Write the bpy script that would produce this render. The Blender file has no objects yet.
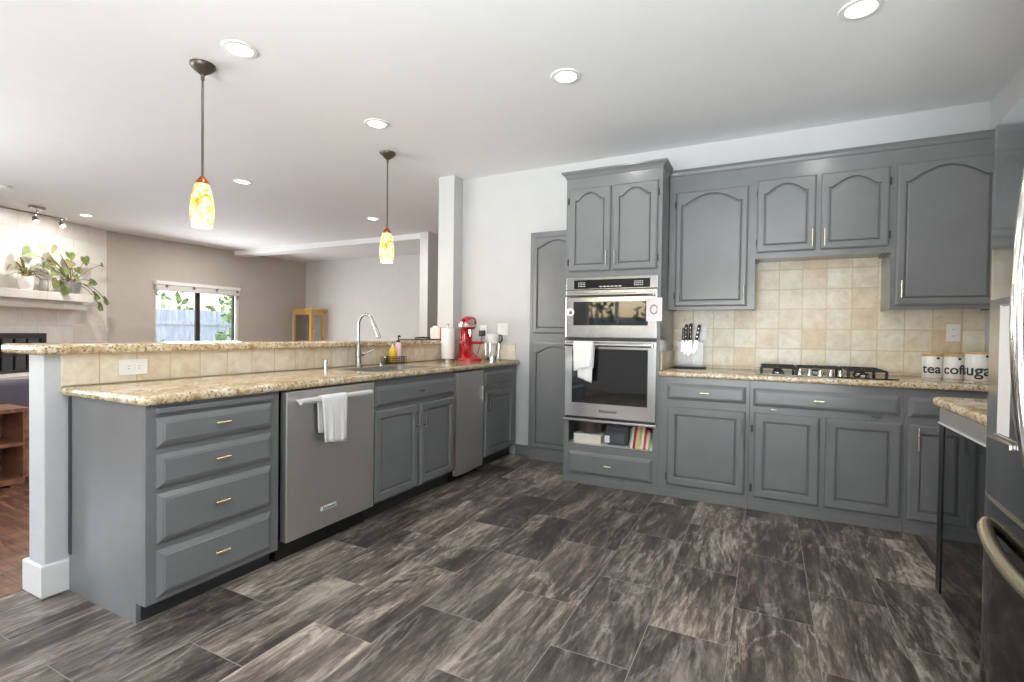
import bpy, bmesh, math, random
from mathutils import Vector, Matrix
random.seed(7)
SC = bpy.context.scene
COL = SC.collection
PI = math.pi

# ------------------------------------------------------------------ camera
CAM_F, CAM_YAW, CAM_PITCH, CAM_ROLL, CAM_H = 503.5252, -0.46948, -0.01571, -0.01279, 1.17454
def make_camera():
    f = Vector((math.sin(CAM_YAW)*math.cos(CAM_PITCH), math.cos(CAM_YAW)*math.cos(CAM_PITCH), math.sin(CAM_PITCH)))
    r = Vector((math.cos(CAM_YAW), -math.sin(CAM_YAW), 0))
    d = f.cross(r)
    c, s = math.cos(CAM_ROLL), math.sin(CAM_ROLL)
    r2 = c*r + s*d
    d2 = -s*r + c*d
    cam = bpy.data.cameras.new('camera')
    cam.sensor_fit = 'HORIZONTAL'; cam.sensor_width = 36.0
    cam.lens = 36.0*CAM_F/1024.0
    cam.clip_start = 0.02; cam.clip_end = 200
    o = bpy.data.objects.new('camera', cam); COL.objects.link(o)
    m = Matrix.Identity(4)
    for i in range(3):
        m[i][0] = r2[i]; m[i][1] = -d2[i]; m[i][2] = -f[i]
    m[2][3] = CAM_H
    o.matrix_world = m
    SC.camera = o
make_camera()

# ------------------------------------------------------------------ world, daylight and added fill lamps, exposure
SC.view_settings.view_transform = 'Standard'
SC.view_settings.look = 'None'
SC.view_settings.gamma = 1.0
SC.view_settings.use_curve_mapping = False
SC.view_settings.exposure = 0.0
SC.cycles.use_denoising = True
SC.cycles.max_bounces = 8
SC.cycles.diffuse_bounces = 5
SC.cycles.glossy_bounces = 4
SC.cycles.transparent_max_bounces = 8
SC.cycles.sample_clamp_indirect = 6.0
SC.cycles.caustics_reflective = False
SC.cycles.caustics_refractive = False
W = bpy.data.worlds.new('world'); SC.world = W; W.use_nodes = True
wn = W.node_tree.nodes; wn.clear()
wo = wn.new('ShaderNodeOutputWorld'); wb = wn.new('ShaderNodeBackground'); ws = wn.new('ShaderNodeTexSky')
ws.sky_type = 'NISHITA'; ws.sun_disc = False; ws.sun_elevation = math.radians(48); ws.sun_rotation = math.radians(200)
ws.air_density = 1.2; ws.dust_density = 3.0
wb.inputs['Strength'].default_value = 1.0
W.node_tree.links.new(ws.outputs[0], wb.inputs['Color']); W.node_tree.links.new(wb.outputs[0], wo.inputs['Surface'])

def area(name, loc, direction, sx, sy, power, color=(1, 1, 1), spread=180):
    l = bpy.data.lights.new(name, 'AREA'); l.shape = 'RECTANGLE'; l.size = sx; l.size_y = sy
    l.energy = power; l.color = color; l.spread = math.radians(spread)
    o = bpy.data.objects.new(name, l); COL.objects.link(o); o.location = loc
    o.rotation_euler = Vector(direction).to_track_quat('-Z', 'Y').to_euler()
    return o
DAY = (0.91, 0.97, 1.0)
area('patio_fill', (-0.25, -2.45, 1.1), (0, 1, 1.2), 2.3, 2.0, 325, DAY, 118)  # added lamp inside the patio opening, tilted up to brighten the ceiling
area('living_front_fill', (-6.0, -2.45, 1.45), (0, 1, 0.9), 2.3, 1.3, 110, DAY, 120)  # added fill lamp at the unseen front opening, lifts the living room
area('living_side_fill', (-7.85, -0.75, 1.45), (1, 0.5, 0.8), 2.2, 1.2, 115, DAY, 120)  # added fill lamp at the invented side opening, brightens the living room ceiling
area('daylight_left_window', (-9.35, 5.77, 1.38), (1, 0, -0.05), 1.4, 0.7, 60, DAY, 170)

H = 2.734
CANS = [(0.366, 2.886), (-1.117, 2.878), (-2.644, 1.825), (-2.643, 2.924),
        (-4.955, 3.459), (-4.894, 5.352), (-8.446, 3.562), (-8.38, 5.468)]
CAN_POWER = 4.0

# ------------------------------------------------------------------ mesh helpers
class MB:
    def __init__(s):
        s.bm = bmesh.new()
    def _merge(s, t):
        me = bpy.data.meshes.new('tmp'); t.to_mesh(me); t.free()
        s.bm.from_mesh(me); bpy.data.meshes.remove(me)
    def box(s, x0, x1, y0, y1, z0, z1, bev=0.0, seg=2):
        t = bmesh.new()
        bmesh.ops.create_cube(t, size=1)
        for v in t.verts:
            v.co = Vector(((x0+x1)/2+v.co.x*(x1-x0), (y0+y1)/2+v.co.y*(y1-y0), (z0+z1)/2+v.co.z*(z1-z0)))
        if bev > 0:
            b = min(bev, 0.45*min(abs(x1-x0), abs(y1-y0), abs(z1-z0)))
            bmesh.ops.bevel(t, geom=list(t.edges), offset=b, segments=seg, affect='EDGES', profile=0.6)
        s._merge(t); return s
    def loops(s, loops, cap0=True, cap1=True, closed=True):
        vs = [[s.bm.verts.new(p) for p in L] for L in loops]
        n = len(loops[0])
        for a, b in zip(vs[:-1], vs[1:]):
            for i in range(n if closed else n-1):
                j = (i+1) % n
                try: s.bm.faces.new((a[i], a[j], b[j], b[i]))
                except ValueError: pass
        if cap0:
            try: s.bm.faces.new(list(reversed(vs[0])))
            except ValueError: pass
        if cap1:
            try: s.bm.faces.new(vs[-1])
            except ValueError: pass
        return s
    def prism(s, poly, z0, z1, bev=0.0, seg=2, vertical_too=False):
        t = bmesh.new()
        a = [t.verts.new((p[0], p[1], z0)) for p in poly]; b = [t.verts.new((p[0], p[1], z1)) for p in poly]
        n = len(poly)
        for i in range(n): t.faces.new((a[i], a[(i+1) % n], b[(i+1) % n], b[i]))
        t.faces.new(list(reversed(a))); t.faces.new(b)
        bmesh.ops.recalc_face_normals(t, faces=list(t.faces))
        if bev > 0:
            es = [e for e in t.edges if vertical_too or abs(e.verts[0].co.z-e.verts[1].co.z) < 1e-6]
            bmesh.ops.bevel(t, geom=es, offset=bev, segments=seg, affect='EDGES', profile=0.5)
        s._merge(t); return s
    def tube(s, pts, r, n=12, cap=True):
        pts = [Vector(p) for p in pts]
        rs = r if isinstance(r, (list, tuple)) else [r]*len(pts)
        T = []
        for i in range(len(pts)):
            a = pts[max(0, i-1)]; b = pts[min(len(pts)-1, i+1)]
            T.append((b-a).normalized())
        up = Vector((0, 0, 1)) if abs(T[0].z) < 0.9 else Vector((1, 0, 0))
        u = T[0].cross(up).normalized()
        L = []
        for i, p in enumerate(pts):
            u = (u - T[i]*u.dot(T[i])).normalized()
            w = T[i].cross(u)
            L.append([p+(u*math.cos(2*PI*k/n)+w*math.sin(2*PI*k/n))*rs[i] for k in range(n)])
        return s.loops(L, cap, cap)
    def lathe(s, prof, c=(0, 0, 0), n=28, cap0=True, cap1=True):
        L = [[Vector((c[0]+r*math.cos(2*PI*k/n), c[1]+r*math.sin(2*PI*k/n), c[2]+z)) for k in range(n)] for r, z in prof]
        return s.loops(L, cap0, cap1)
    def face(s, pts):
        s.bm.faces.new([s.bm.verts.new(p) for p in pts]); return s
    def ball(s, c, rx, ry, rz, sub=2, jit=0.0):
        t = bmesh.new(); bmesh.ops.create_icosphere(t, subdivisions=sub, radius=1)
        for v in t.verts:
            k = 1+random.uniform(-jit, jit)
            v.co = Vector((c[0]+v.co.x*rx*k, c[1]+v.co.y*ry*k, c[2]+v.co.z*rz*k))
        s._merge(t); return s
    def xform(s, m):
        bmesh.ops.transform(s.bm, matrix=m, verts=list(s.bm.verts)); return s

def obj(name, mb, mat, parent=None, smooth=False, world=False, angle=40, recalc=True):
    bm = mb.bm
    if recalc: bmesh.ops.recalc_face_normals(bm, faces=list(bm.faces))
    if world and parent is not None:
        bm.transform(root_matrix(parent).inverted())
    me = bpy.data.meshes.new(name); bm.to_mesh(me); bm.free()
    me.materials.append(mat)
    if smooth:
        me.polygons.foreach_set('use_smooth', [True]*len(me.polygons))
        try: me.set_sharp_from_angle(angle=math.radians(angle))
        except Exception: pass
    o = bpy.data.objects.new(name, me); COL.objects.link(o)
    if parent is not None: o.parent = parent
    return o

def root_matrix(o):
    m = Matrix.Translation(o.location) @ o.rotation_euler.to_matrix().to_4x4()
    return root_matrix(o.parent) @ m if o.parent else m

def thing(name, label, cat, loc=(0, 0, 0), rotz=0, group=None):
    o = bpy.data.objects.new(name, None); COL.objects.link(o)
    o.empty_display_size = 0.1
    o.location = loc; o.rotation_euler = (0, 0, rotz)
    o['label'] = label; o['category'] = cat
    if group: o['group'] = group
    return o

def tag(o, label, cat, group=None, kind=None):
    o['label'] = label; o['category'] = cat
    if group: o['group'] = group
    if kind: o['kind'] = kind
    return o

def struct(name, mb, mat, label=None, smooth=False):
    o = obj(name, mb, mat, smooth=smooth)
    o['kind'] = 'structure'
    if label: o['label'] = label
    return o

def text_bm(s, size, extrude, bold=0.0):
    cu = bpy.data.curves.new('txt', 'FONT'); cu.body = s; cu.size = size; cu.extrude = extrude
    cu.offset = bold; cu.align_x = 'CENTER'; cu.align_y = 'CENTER'; cu.resolution_u = 4
    o = bpy.data.objects.new('txt', cu); COL.objects.link(o)
    dg = bpy.context.evaluated_depsgraph_get()
    me = bpy.data.meshes.new_from_object(o.evaluated_get(dg))
    bpy.data.objects.remove(o); bpy.data.curves.remove(cu)
    mb = MB(); mb.bm.from_mesh(me); bpy.data.meshes.remove(me)
    return mb

# ------------------------------------------------------------------ materials
def lin(c):
    return tuple(((x/255.0)/12.92 if x/255.0 <= 0.04045 else ((x/255.0+0.055)/1.055)**2.4) for x in c)+(1.0,)

def new_mat(name):
    m = bpy.data.materials.new(name); m.use_nodes = True
    nt = m.node_tree; nt.nodes.clear()
    out = nt.nodes.new('ShaderNodeOutputMaterial')
    b = nt.nodes.new('ShaderNodeBsdfPrincipled')
    nt.links.new(b.outputs[0], out.inputs[0])
    return m, nt, b

def N(nt, t, **kw):
    n = nt.nodes.new(t)
    for k, v in kw.items():
        if k.startswith('i_'):
            key = k[2:]
            n.inputs[int(key) if key.isdigit() else key].default_value = v
        else: setattr(n, k, v)
    return n

def ramp(nt, stops, interp='LINEAR'):
    n = nt.nodes.new('ShaderNodeValToRGB'); cr = n.color_ramp; cr.interpolation = interp
    while len(cr.elements) > 1: cr.elements.remove(cr.elements[-1])
    cr.elements[0].position = stops[0][0]; cr.elements[0].color = stops[0][1]
    for p, c in stops[1:]:
        e = cr.elements.new(p); e.color = c
    return n

def plain(name, rgb, rough=0.5, metal=0.0, var=0.06, scale=6.0, bump=0.0, bscale=60.0, spec=0.5, coat=0.0, stretch=None):
    """a procedural material: base colour with slight noise variation, optional fine bump"""
    m, nt, b = new_mat(name)
    c = lin(rgb)
    pos = N(nt, 'ShaderNodeTexCoord')
    mp = N(nt, 'ShaderNodeMapping')
    nt.links.new(pos.outputs['Object'], mp.inputs[0])
    if stretch: mp.inputs['Scale'].default_value = stretch
    no = N(nt, 'ShaderNodeTexNoise', i_Scale=scale, i_Detail=3.0)
    nt.links.new(mp.outputs[0], no.inputs['Vector'])
    lo = tuple(x*(1-var) for x in c[:3])+(1,); hi = tuple(min(1, x*(1+var)) for x in c[:3])+(1,)
    r = ramp(nt, [(0.3, lo), (0.7, hi)])
    nt.links.new(no.outputs['Fac'], r.inputs[0]); nt.links.new(r.outputs[0], b.inputs['Base Color'])
    b.inputs['Roughness'].default_value = rough; b.inputs['Metallic'].default_value = metal
    b.inputs['Specular IOR Level'].default_value = spec
    b.inputs['Coat Weight'].default_value = coat
    if bump > 0:
        n2 = N(nt, 'ShaderNodeTexNoise', i_Scale=bscale, i_Detail=4.0)
        nt.links.new(mp.outputs[0], n2.inputs['Vector'])
        bp = N(nt, 'ShaderNodeBump', i_Strength=bump, i_Distance=0.01)
        nt.links.new(n2.outputs['Fac'], bp.inputs['Height']); nt.links.new(bp.outputs[0], b.inputs['Normal'])
    return m

def emis(name, rgb, strength):
    m, nt, b = new_mat(name)
    b.inputs['Base Color'].default_value = lin(rgb)
    b.inputs['Emission Color'].default_value = lin(rgb); b.inputs['Emission Strength'].default_value = strength
    return m

def pos_uv(nt, a, bx, oa=0.0, ob=0.0):
    """world position -> (axis a, axis b, 0) with offsets"""
    g = N(nt, 'ShaderNodeNewGeometry'); sp = N(nt, 'ShaderNodeSeparateXYZ'); cb = N(nt, 'ShaderNodeCombineXYZ')
    nt.links.new(g.outputs['Position'], sp.inputs[0])
    for i, (ax, of) in enumerate(((a, oa), (bx, ob))):
        ad = N(nt, 'ShaderNodeMath', operation='ADD'); ad.inputs[1].default_value = of
        nt.links.new(sp.outputs[ax], ad.inputs[0]); nt.links.new(ad.outputs[0], cb.inputs[i])
    return g, cb

def granite_mat():
    m, nt, b = new_mat('granite')
    g = N(nt, 'ShaderNodeNewGeometry')
    n1 = N(nt, 'ShaderNodeTexNoise', i_Scale=16.0, i_Detail=5.0, i_Roughness=0.65)
    n2 = N(nt, 'ShaderNodeTexNoise', i_Scale=75.0, i_Detail=3.0, i_Roughness=0.6)
    v = N(nt, 'ShaderNodeTexVoronoi', i_Scale=95.0)
    for n in (n1, n2, v): nt.links.new(g.outputs['Position'], n.inputs['Vector'])
    r1 = ramp(nt, [(0.32, lin((166, 138, 102))), (0.48, lin((208, 188, 154))), (0.64, lin((228, 218, 198)))])
    nt.links.new(n1.outputs['Fac'], r1.inputs[0])
    r2 = ramp(nt, [(0.43, (1, 1, 1, 1)), (0.50, (0, 0, 0, 1))])
    nt.links.new(n2.outputs['Fac'], r2.inputs[0])
    r3 = ramp(nt, [(0.0, lin((90, 78, 66))), (0.35, lin((160, 126, 84))), (0.6, lin((196, 168, 128))), (1.0, lin((104, 98, 90)))])
    nt.links.new(v.outputs['Color'], r3.inputs[0])
    mx = N(nt, 'ShaderNodeMixRGB')
    nt.links.new(r2.outputs[0], mx.inputs[0]); nt.links.new(r1.outputs[0], mx.inputs[1]); nt.links.new(r3.outputs[0], mx.inputs[2])
    nt.links.new(mx.outputs[0], b.inputs['Base Color'])
    b.inputs['Roughness'].default_value = 0.10
    return m

def tile_mat(name, a, bx, oa, ob, w, h, cols, grout, gap=0.003, rough=0.35, offset=0.0, bump=0.4, mottle=0.8):
    m, nt, b = new_mat(name)
    g, uv = pos_uv(nt, a, bx, oa, ob)
    br = N(nt, 'ShaderNodeTexBrick', offset=offset, squash=1.0)
    br.inputs['Scale'].default_value = 1.0; br.inputs['Mortar Size'].default_value = gap
    br.inputs['Brick Width'].default_value = w; br.inputs['Row Height'].default_value = h
    br.inputs['Mortar Smooth'].default_value = 0.3; br.inputs['Bias'].default_value = 0.0
    br.inputs['Color1'].default_value = (0, 0, 0, 1); br.inputs['Color2'].default_value = (1, 1, 1, 1)
    nt.links.new(uv.outputs[0], br.inputs['Vector'])
    rt = ramp(nt, [(i/(len(cols)-1), lin(c)) for i, c in enumerate(cols)])
    nt.links.new(br.outputs['Color'], rt.inputs[0])
    n1 = N(nt, 'ShaderNodeTexNoise', i_Scale=13.0, i_Detail=6.0, i_Roughness=0.65, i_Distortion=0.6)
    nt.links.new(g.outputs['Position'], n1.inputs['Vector'])
    r1 = ramp(nt, [(0.3, lin((218, 206, 186))), (0.7, (1, 1, 1, 1))])
    nt.links.new(n1.outputs['Fac'], r1.inputs[0])
    mu = N(nt, 'ShaderNodeMixRGB', blend_type='MULTIPLY'); mu.inputs[0].default_value = mottle
    nt.links.new(rt.outputs[0], mu.inputs[1]); nt.links.new(r1.outputs[0], mu.inputs[2])
    mg = N(nt, 'ShaderNodeMixRGB'); mg.inputs[2].default_value = lin(grout)
    nt.links.new(br.outputs['Fac'], mg.inputs[0]); nt.links.new(mu.outputs[0], mg.inputs[1])
    nt.links.new(mg.outputs[0], b.inputs['Base Color'])
    b.inputs['Roughness'].default_value = rough
    inv = N(nt, 'ShaderNodeMath', operation='SUBTRACT'); inv.inputs[0].default_value = 1.0
    nt.links.new(br.outputs['Fac'], inv.inputs[1])
    bp = N(nt, 'ShaderNodeBump', i_Strength=bump, i_Distance=0.004)
    nt.links.new(inv.outputs[0], bp.inputs['Height']); nt.links.new(bp.outputs[0], b.inputs['Normal'])
    return m

def floor_tile_mat():
    m, nt, b = new_mat('stone_floor_tile')
    # tiles 0.62 m long across world Y, 0.30 m wide across world X, half-bond
    g, uv = pos_uv(nt, 'Y', 'X', -2.37+0.31+0.62*10, 0.11+0.30*40)
    br = N(nt, 'ShaderNodeTexBrick', offset=0.5, squash=1.0)
    br.inputs['Scale'].default_value = 1.0; br.inputs['Mortar Size'].default_value = 0.0016
    br.inputs['Brick Width'].default_value = 0.62; br.inputs['Row Height'].default_value = 0.30
    br.inputs['Mortar Smooth'].default_value = 0.2; br.inputs['Bias'].default_value = 0.0
    br.inputs['Color1'].default_value = (0, 0, 0, 1); br.inputs['Color2'].default_value = (1, 1, 1, 1)
    nt.links.new(uv.outputs[0], br.inputs['Vector'])
    # per-tile shift of the vein pattern
    sc = N(nt, 'ShaderNodeVectorMath', operation='SCALE'); sc.inputs['Scale'].default_value = 17.0
    nt.links.new(br.outputs['Color'], sc.inputs[0])
    ad = N(nt, 'ShaderNodeVectorMath', operation='ADD')
    nt.links.new(g.outputs['Position'], ad.inputs[0]); nt.links.new(sc.outputs[0], ad.inputs[1])
    mp = N(nt, 'ShaderNodeMapping'); mp.inputs['Scale'].default_value = (1.0, 0.15, 1.0)
    mp.inputs['Rotation'].default_value = (0, 0, math.radians(7))
    nt.links.new(ad.outputs[0], mp.inputs[0])
    mp2 = N(nt, 'ShaderNodeMapping'); mp2.inputs['Scale'].default_value = (1.0, 0.24, 1.0)
    mp2.inputs['Rotation'].default_value = (0, 0, math.radians(-10))
    nt.links.new(ad.outputs[0], mp2.inputs[0])
    n1 = N(nt, 'ShaderNodeTexNoise', i_Scale=6.0, i_Detail=8.0, i_Roughness=0.66, i_Distortion=0.5)
    n2 = N(nt, 'ShaderNodeTexNoise', i_Scale=42.0, i_Detail=6.0, i_Roughness=0.75, i_Distortion=0.4)
    n3 = N(nt, 'ShaderNodeTexNoise', i_Scale=4.2, i_Detail=6.0, i_Roughness=0.6, i_Distortion=1.1)
    nt.links.new(mp.outputs[0], n1.inputs['Vector']); nt.links.new(mp.outputs[0], n2.inputs['Vector']); nt.links.new(mp2.outputs[0], n3.inputs['Vector'])
    mxn = N(nt, 'ShaderNodeMixRGB'); mxn.inputs[0].default_value = 0.42
    nt.links.new(n1.outputs['Fac'], mxn.inputs[1]); nt.links.new(n2.outputs['Fac'], mxn.inputs[2])
    r1 = ramp(nt, [(0.37, lin((54, 48, 45))), (0.46, lin((88, 80, 75))), (0.52, lin((120, 110, 103))), (0.57, lin((156, 145, 136))), (0.64, lin((198, 187, 176)))])
    nt.links.new(mxn.outputs[0], r1.inputs[0])
    # thin pale veins where the third noise crosses its middle value
    sb_ = N(nt, 'ShaderNodeMath', operation='SUBTRACT'); sb_.inputs[1].default_value = 0.5
    nt.links.new(n3.outputs['Fac'], sb_.inputs[0])
    ab = N(nt, 'ShaderNodeMath', operation='ABSOLUTE'); nt.links.new(sb_.outputs[0], ab.inputs[0])
    rv = ramp(nt, [(0.0, (1, 1, 1, 1)), (0.010, (0.55, 0.55, 0.55, 1)), (0.032, (0, 0, 0, 1))])
    nt.links.new(ab.outputs[0], rv.inputs[0])
    vm = N(nt, 'ShaderNodeMath', operation='MULTIPLY')
    rb = ramp(nt, [(0.42, (0.05, 0.05, 0.05, 1)), (0.60, (0.9, 0.9, 0.9, 1))])
    nt.links.new(mxn.outputs[0], rb.inputs[0])
    nt.links.new(rv.outputs[0], vm.inputs[0]); nt.links.new(rb.outputs[0], vm.inputs[1])
    mv = N(nt, 'ShaderNodeMixRGB'); mv.inputs[2].default_value = lin((205, 196, 186))
    nt.links.new(vm.outputs[0], mv.inputs[0]); nt.links.new(r1.outputs[0], mv.inputs[1])
    rt = ramp(nt, [(0.0, (0.42, 0.41, 0.40, 1)), (0.45, (0.64, 0.62, 0.595, 1)), (1.0, (0.96, 0.92, 0.87, 1))])
    nt.links.new(br.outputs['Color'], rt.inputs[0])
    mu = N(nt, 'ShaderNodeMixRGB', blend_type='MULTIPLY'); mu.inputs[0].default_value = 1.0
    nt.links.new(mv.outputs[0], mu.inputs[1]); nt.links.new(rt.outputs[0], mu.inputs[2])
    mg = N(nt, 'ShaderNodeMixRGB'); mg.inputs[2].default_value = lin((140, 132, 124))
    nt.links.new(br.outputs['Fac'], mg.inputs[0]); nt.links.new(mu.outputs[0], mg.inputs[1])
    nt.links.new(mg.outputs[0], b.inputs['Base Color'])
    rr = ramp(nt, [(0.3, (0.30, 0.30, 0.30, 1)), (0.7, (0.48, 0.48, 0.48, 1))])
    nt.links.new(n2.outputs['Fac'], rr.inputs[0]); nt.links.new(rr.outputs[0], b.inputs['Roughness'])
    bp = N(nt, 'ShaderNodeBump', i_Strength=0.15, i_Distance=0.004)
    nt.links.new(mxn.outputs[0], bp.inputs['Height']); nt.links.new(bp.outputs[0], b.inputs['Normal'])
    return m

def wood_mat(name, dark, light, scale=(1.2, 14, 14), rough=0.4, plank=None):
    m, nt, b = new_mat(name)
    tc = N(nt, 'ShaderNodeTexCoord'); mp = N(nt, 'ShaderNodeMapping'); mp.inputs['Scale'].default_value = scale
    nt.links.new(tc.outputs['Object'], mp.inputs[0])
    n1 = N(nt, 'ShaderNodeTexNoise', i_Scale=2.2, i_Detail=6.0, i_Roughness=0.6, i_Distortion=0.8)
    nt.links.new(mp.outputs[0], n1.inputs['Vector'])
    r = ramp(nt, [(0.3, lin(dark)), (0.7, lin(light))])
    nt.links.new(n1.outputs['Fac'], r.inputs[0])
    last = r.outputs[0]
    if plank:
        g, uv = pos_uv(nt, plank[0], plank[1], 40.0, 40.0)
        br = N(nt, 'ShaderNodeTexBrick', offset=0.37); br.inputs['Scale'].default_value = 1.0
        br.inputs['Mortar Size'].default_value = 0.0015; br.inputs['Brick Width'].default_value = 1.1; br.inputs['Row Height'].default_value = 0.095
        br.inputs['Color1'].default_value = (0.6, 0.6, 0.6, 1); br.inputs['Color2'].default_value = (1, 1, 1, 1); br.inputs['Mortar'].default_value = (0.15, 0.1, 0.08, 1)
        nt.links.new(uv.outputs[0], br.inputs['Vector'])
        mu = N(nt, 'ShaderNodeMixRGB', blend_type='MULTIPLY'); mu.inputs[0].default_value = 1.0
        nt.links.new(last, mu.inputs[1]); nt.links.new(br.outputs['Color'], mu.inputs[2]); last = mu.outputs[0]
    nt.links.new(last, b.inputs['Base Color'])
    b.inputs['Roughness'].default_value = rough
    return m

def steel_mat(name, rgb, rough, axis=2):
    m, nt, b = new_mat(name)
    tc = N(nt, 'ShaderNodeTexCoord'); mp = N(nt, 'ShaderNodeMapping')
    s = [700.0, 700.0, 700.0]; s[axis] = 2.0
    mp.inputs['Scale'].default_value = s
    nt.links.new(tc.outputs['Object'], mp.inputs[0])
    n1 = N(nt, 'ShaderNodeTexNoise', i_Scale=1.0, i_Detail=2.0)
    nt.links.new(mp.outputs[0], n1.inputs['Vector'])
    c = lin(rgb)
    r = ramp(nt, [(0.3, tuple(x*0.97 for x in c[:3])+(1,)), (0.7, c)])
    nt.links.new(n1.outputs['Fac'], r.inputs[0]); nt.links.new(r.outputs[0], b.inputs['Base Color'])
    b.inputs['Metallic'].default_value = 1.0
    rr = ramp(nt, [(0.3, (rough*0.93,)*3+(1,)), (0.7, (rough*1.07,)*3+(1,))])
    nt.links.new(n1.outputs['Fac'], rr.inputs[0]); nt.links.new(rr.outputs[0], b.inputs['Roughness'])
    return m

def glass_mat(name, tint=(1, 1, 1), refl=0.10, rough=0.02):
    m = bpy.data.materials.new(name); m.use_nodes = True
    nt = m.node_tree; nt.nodes.clear()
    out = nt.nodes.new('ShaderNodeOutputMaterial')
    t = N(nt, 'ShaderNodeBsdfTransparent'); t.inputs[0].default_value = tuple(tint)+(1,)
    gl = N(nt, 'ShaderNodeBsdfGlossy', i_Roughness=rough)
    lw = N(nt, 'ShaderNodeLayerWeight', i_Blend=0.25)
    ml = N(nt, 'ShaderNodeMath', operation='MULTIPLY_ADD'); ml.inputs[1].default_value = 0.5; ml.inputs[2].default_value = refl
    nt.links.new(lw.outputs['Fresnel'], ml.inputs[0])
    mx = N(nt, 'ShaderNodeMixShader')
    nt.links.new(ml.outputs[0], mx.inputs[0]); nt.links.new(t.outputs[0], mx.inputs[1]); nt.links.new(gl.outputs[0], mx.inputs[2])
    nt.links.new(mx.outputs[0], out.inputs[0])
    return m

def leaf_mat(name, a, b_, scale=9.0):
    m, nt, b = new_mat(name)
    g = N(nt, 'ShaderNodeNewGeometry')
    n1 = N(nt, 'ShaderNodeTexNoise', i_Scale=scale, i_Detail=3.0)
    nt.links.new(g.outputs['Position'], n1.inputs['Vector'])
    r = ramp(nt, [(0.35, lin(a)), (0.65, lin(b_))])
    nt.links.new(n1.outputs['Fac'], r.inputs[0]); nt.links.new(r.outputs[0], b.inputs['Base Color'])
    b.inputs['Roughness'].default_value = 0.45
    b.inputs['Subsurface Weight'].default_value = 0.0
    return m

def stripes_mat(name, cols, axis='X', scale=30.0):
    m, nt, b = new_mat(name)
    tc = N(nt, 'ShaderNodeTexCoord'); sp = N(nt, 'ShaderNodeSeparateXYZ')
    nt.links.new(tc.outputs['Object'], sp.inputs[0])
    mu = N(nt, 'ShaderNodeMath', operation='MULTIPLY'); mu.inputs[1].default_value = scale
    nt.links.new(sp.outputs[axis], mu.inputs[0])
    fr = N(nt, 'ShaderNodeMath', operation='FRACT'); nt.links.new(mu.outputs[0], fr.inputs[0])
    r = ramp(nt, [(i/len(cols), lin(c)) for i, c in enumerate(cols)], 'CONSTANT')
    nt.links.new(fr.outputs[0], r.inputs[0]); nt.links.new(r.outputs[0], b.inputs['Base Color'])
    b.inputs['Roughness'].default_value = 0.85
    return m

def shade_mat():
    """amber mottled art glass lit from inside"""
    m, nt, b = new_mat('amber_art_glass')
    tc = N(nt, 'ShaderNodeTexCoord')
    n1 = N(nt, 'ShaderNodeTexNoise', i_Scale=24.0, i_Detail=2.0, i_Distortion=1.2)
    nt.links.new(tc.outputs['Object'], n1.inputs['Vector'])
    r = ramp(nt, [(0.34, lin((214, 120, 40))), (0.43, lin((246, 196, 92))), (0.53, lin((252, 226, 150))), (0.65, lin((255, 246, 214)))])
    nt.links.new(n1.outputs['Fac'], r.inputs[0])
    nt.links.new(r.outputs[0], b.inputs['Base Color']); nt.links.new(r.outputs[0], b.inputs['Emission Color'])
    b.inputs['Emission Strength'].default_value = 0.85
    b.inputs['Roughness'].default_value = 0.2
    return m

M = {}
M['paint'] = plain('grey_cabinet_paint', (116, 117, 117), rough=0.22, var=0.04, scale=5, bump=0.03, bscale=220)
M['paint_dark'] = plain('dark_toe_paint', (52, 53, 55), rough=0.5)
M['granite'] = granite_mat()
M['floor'] = floor_tile_mat()
M['hardwood'] = wood_mat('reddish_hardwood', (96, 64, 50), (142, 104, 84), rough=0.25, plank=('Y', 'X'))
M['wall'] = plain('warm_white_wall_paint', (197, 197, 196), rough=0.7, var=0.015, bump=0.05, bscale=140)
M['ceiling'] = plain('ceiling_paint', (238, 238, 238), rough=0.8, var=0.01, bump=0.05, bscale=120)
M['taupe'] = plain('taupe_wall_paint', (186, 178, 168), rough=0.7, var=0.02)
M['greige'] = plain('pale_grey_wall_paint', (212, 209, 205), rough=0.7, var=0.015)
M['trim'] = plain('white_trim_paint', (232, 231, 228), rough=0.4, var=0.02)
M['stucco'] = plain('plastered_half_wall', (200, 202, 202), rough=0.6, var=0.03, bump=0.25, bscale=35)
TRAV = [(230, 220, 198), (240, 234, 218), (222, 202, 170), (244, 239, 227), (234, 224, 204)]
M['tile_back'] = tile_mat('travertine_wall_tile', 'X', 'Z', -0.073+0.155*20, -1.082+0.15*20, 0.155, 0.15, TRAV, (206, 186, 150), gap=0.0035)
M['tile_bar'] = tile_mat('travertine_bar_tile', 'Y', 'Z', -1.218+0.155*10+0.0, -0.914+0.152*10, 0.155, 0.152, [(234, 226, 208), (240, 234, 222), (228, 214, 188), (244, 239, 229), (237, 229, 212)], (206, 180, 138), gap=0.003)
M['tile_side'] = tile_mat('travertine_side_tile', 'Y', 'Z', 10.0, -0.914+0.152*10, 0.155, 0.152, TRAV, (206, 180, 138), gap=0.003)
M['tile_fire'] = tile_mat('fireplace_tile', 'Y', 'Z', 20.0, -1.02+6.0, 0.50, 0.325, [(232, 228, 222), (238, 235, 230), (226, 221, 214)], (212, 206, 198), gap=0.005, offset=0.5, bump=0.2, mottle=0.3)
M['steel'] = steel_mat('brushed_stainless', (204, 203, 202), 0.15, axis=0)
M['steel_v'] = steel_mat('brushed_dark_stainless', (226, 223, 220), 0.48, axis=0)
M['steel_fridge'] = steel_mat('polished_fridge_steel', (150, 150, 150), 0.10, axis=2)
M['black_steel'] = steel_mat('black_stainless', (96, 97, 99), 0.08, axis=2)
M['chrome'] = plain('chrome', (225, 223, 220), rough=0.12, metal=1.0, var=0.02)
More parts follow.
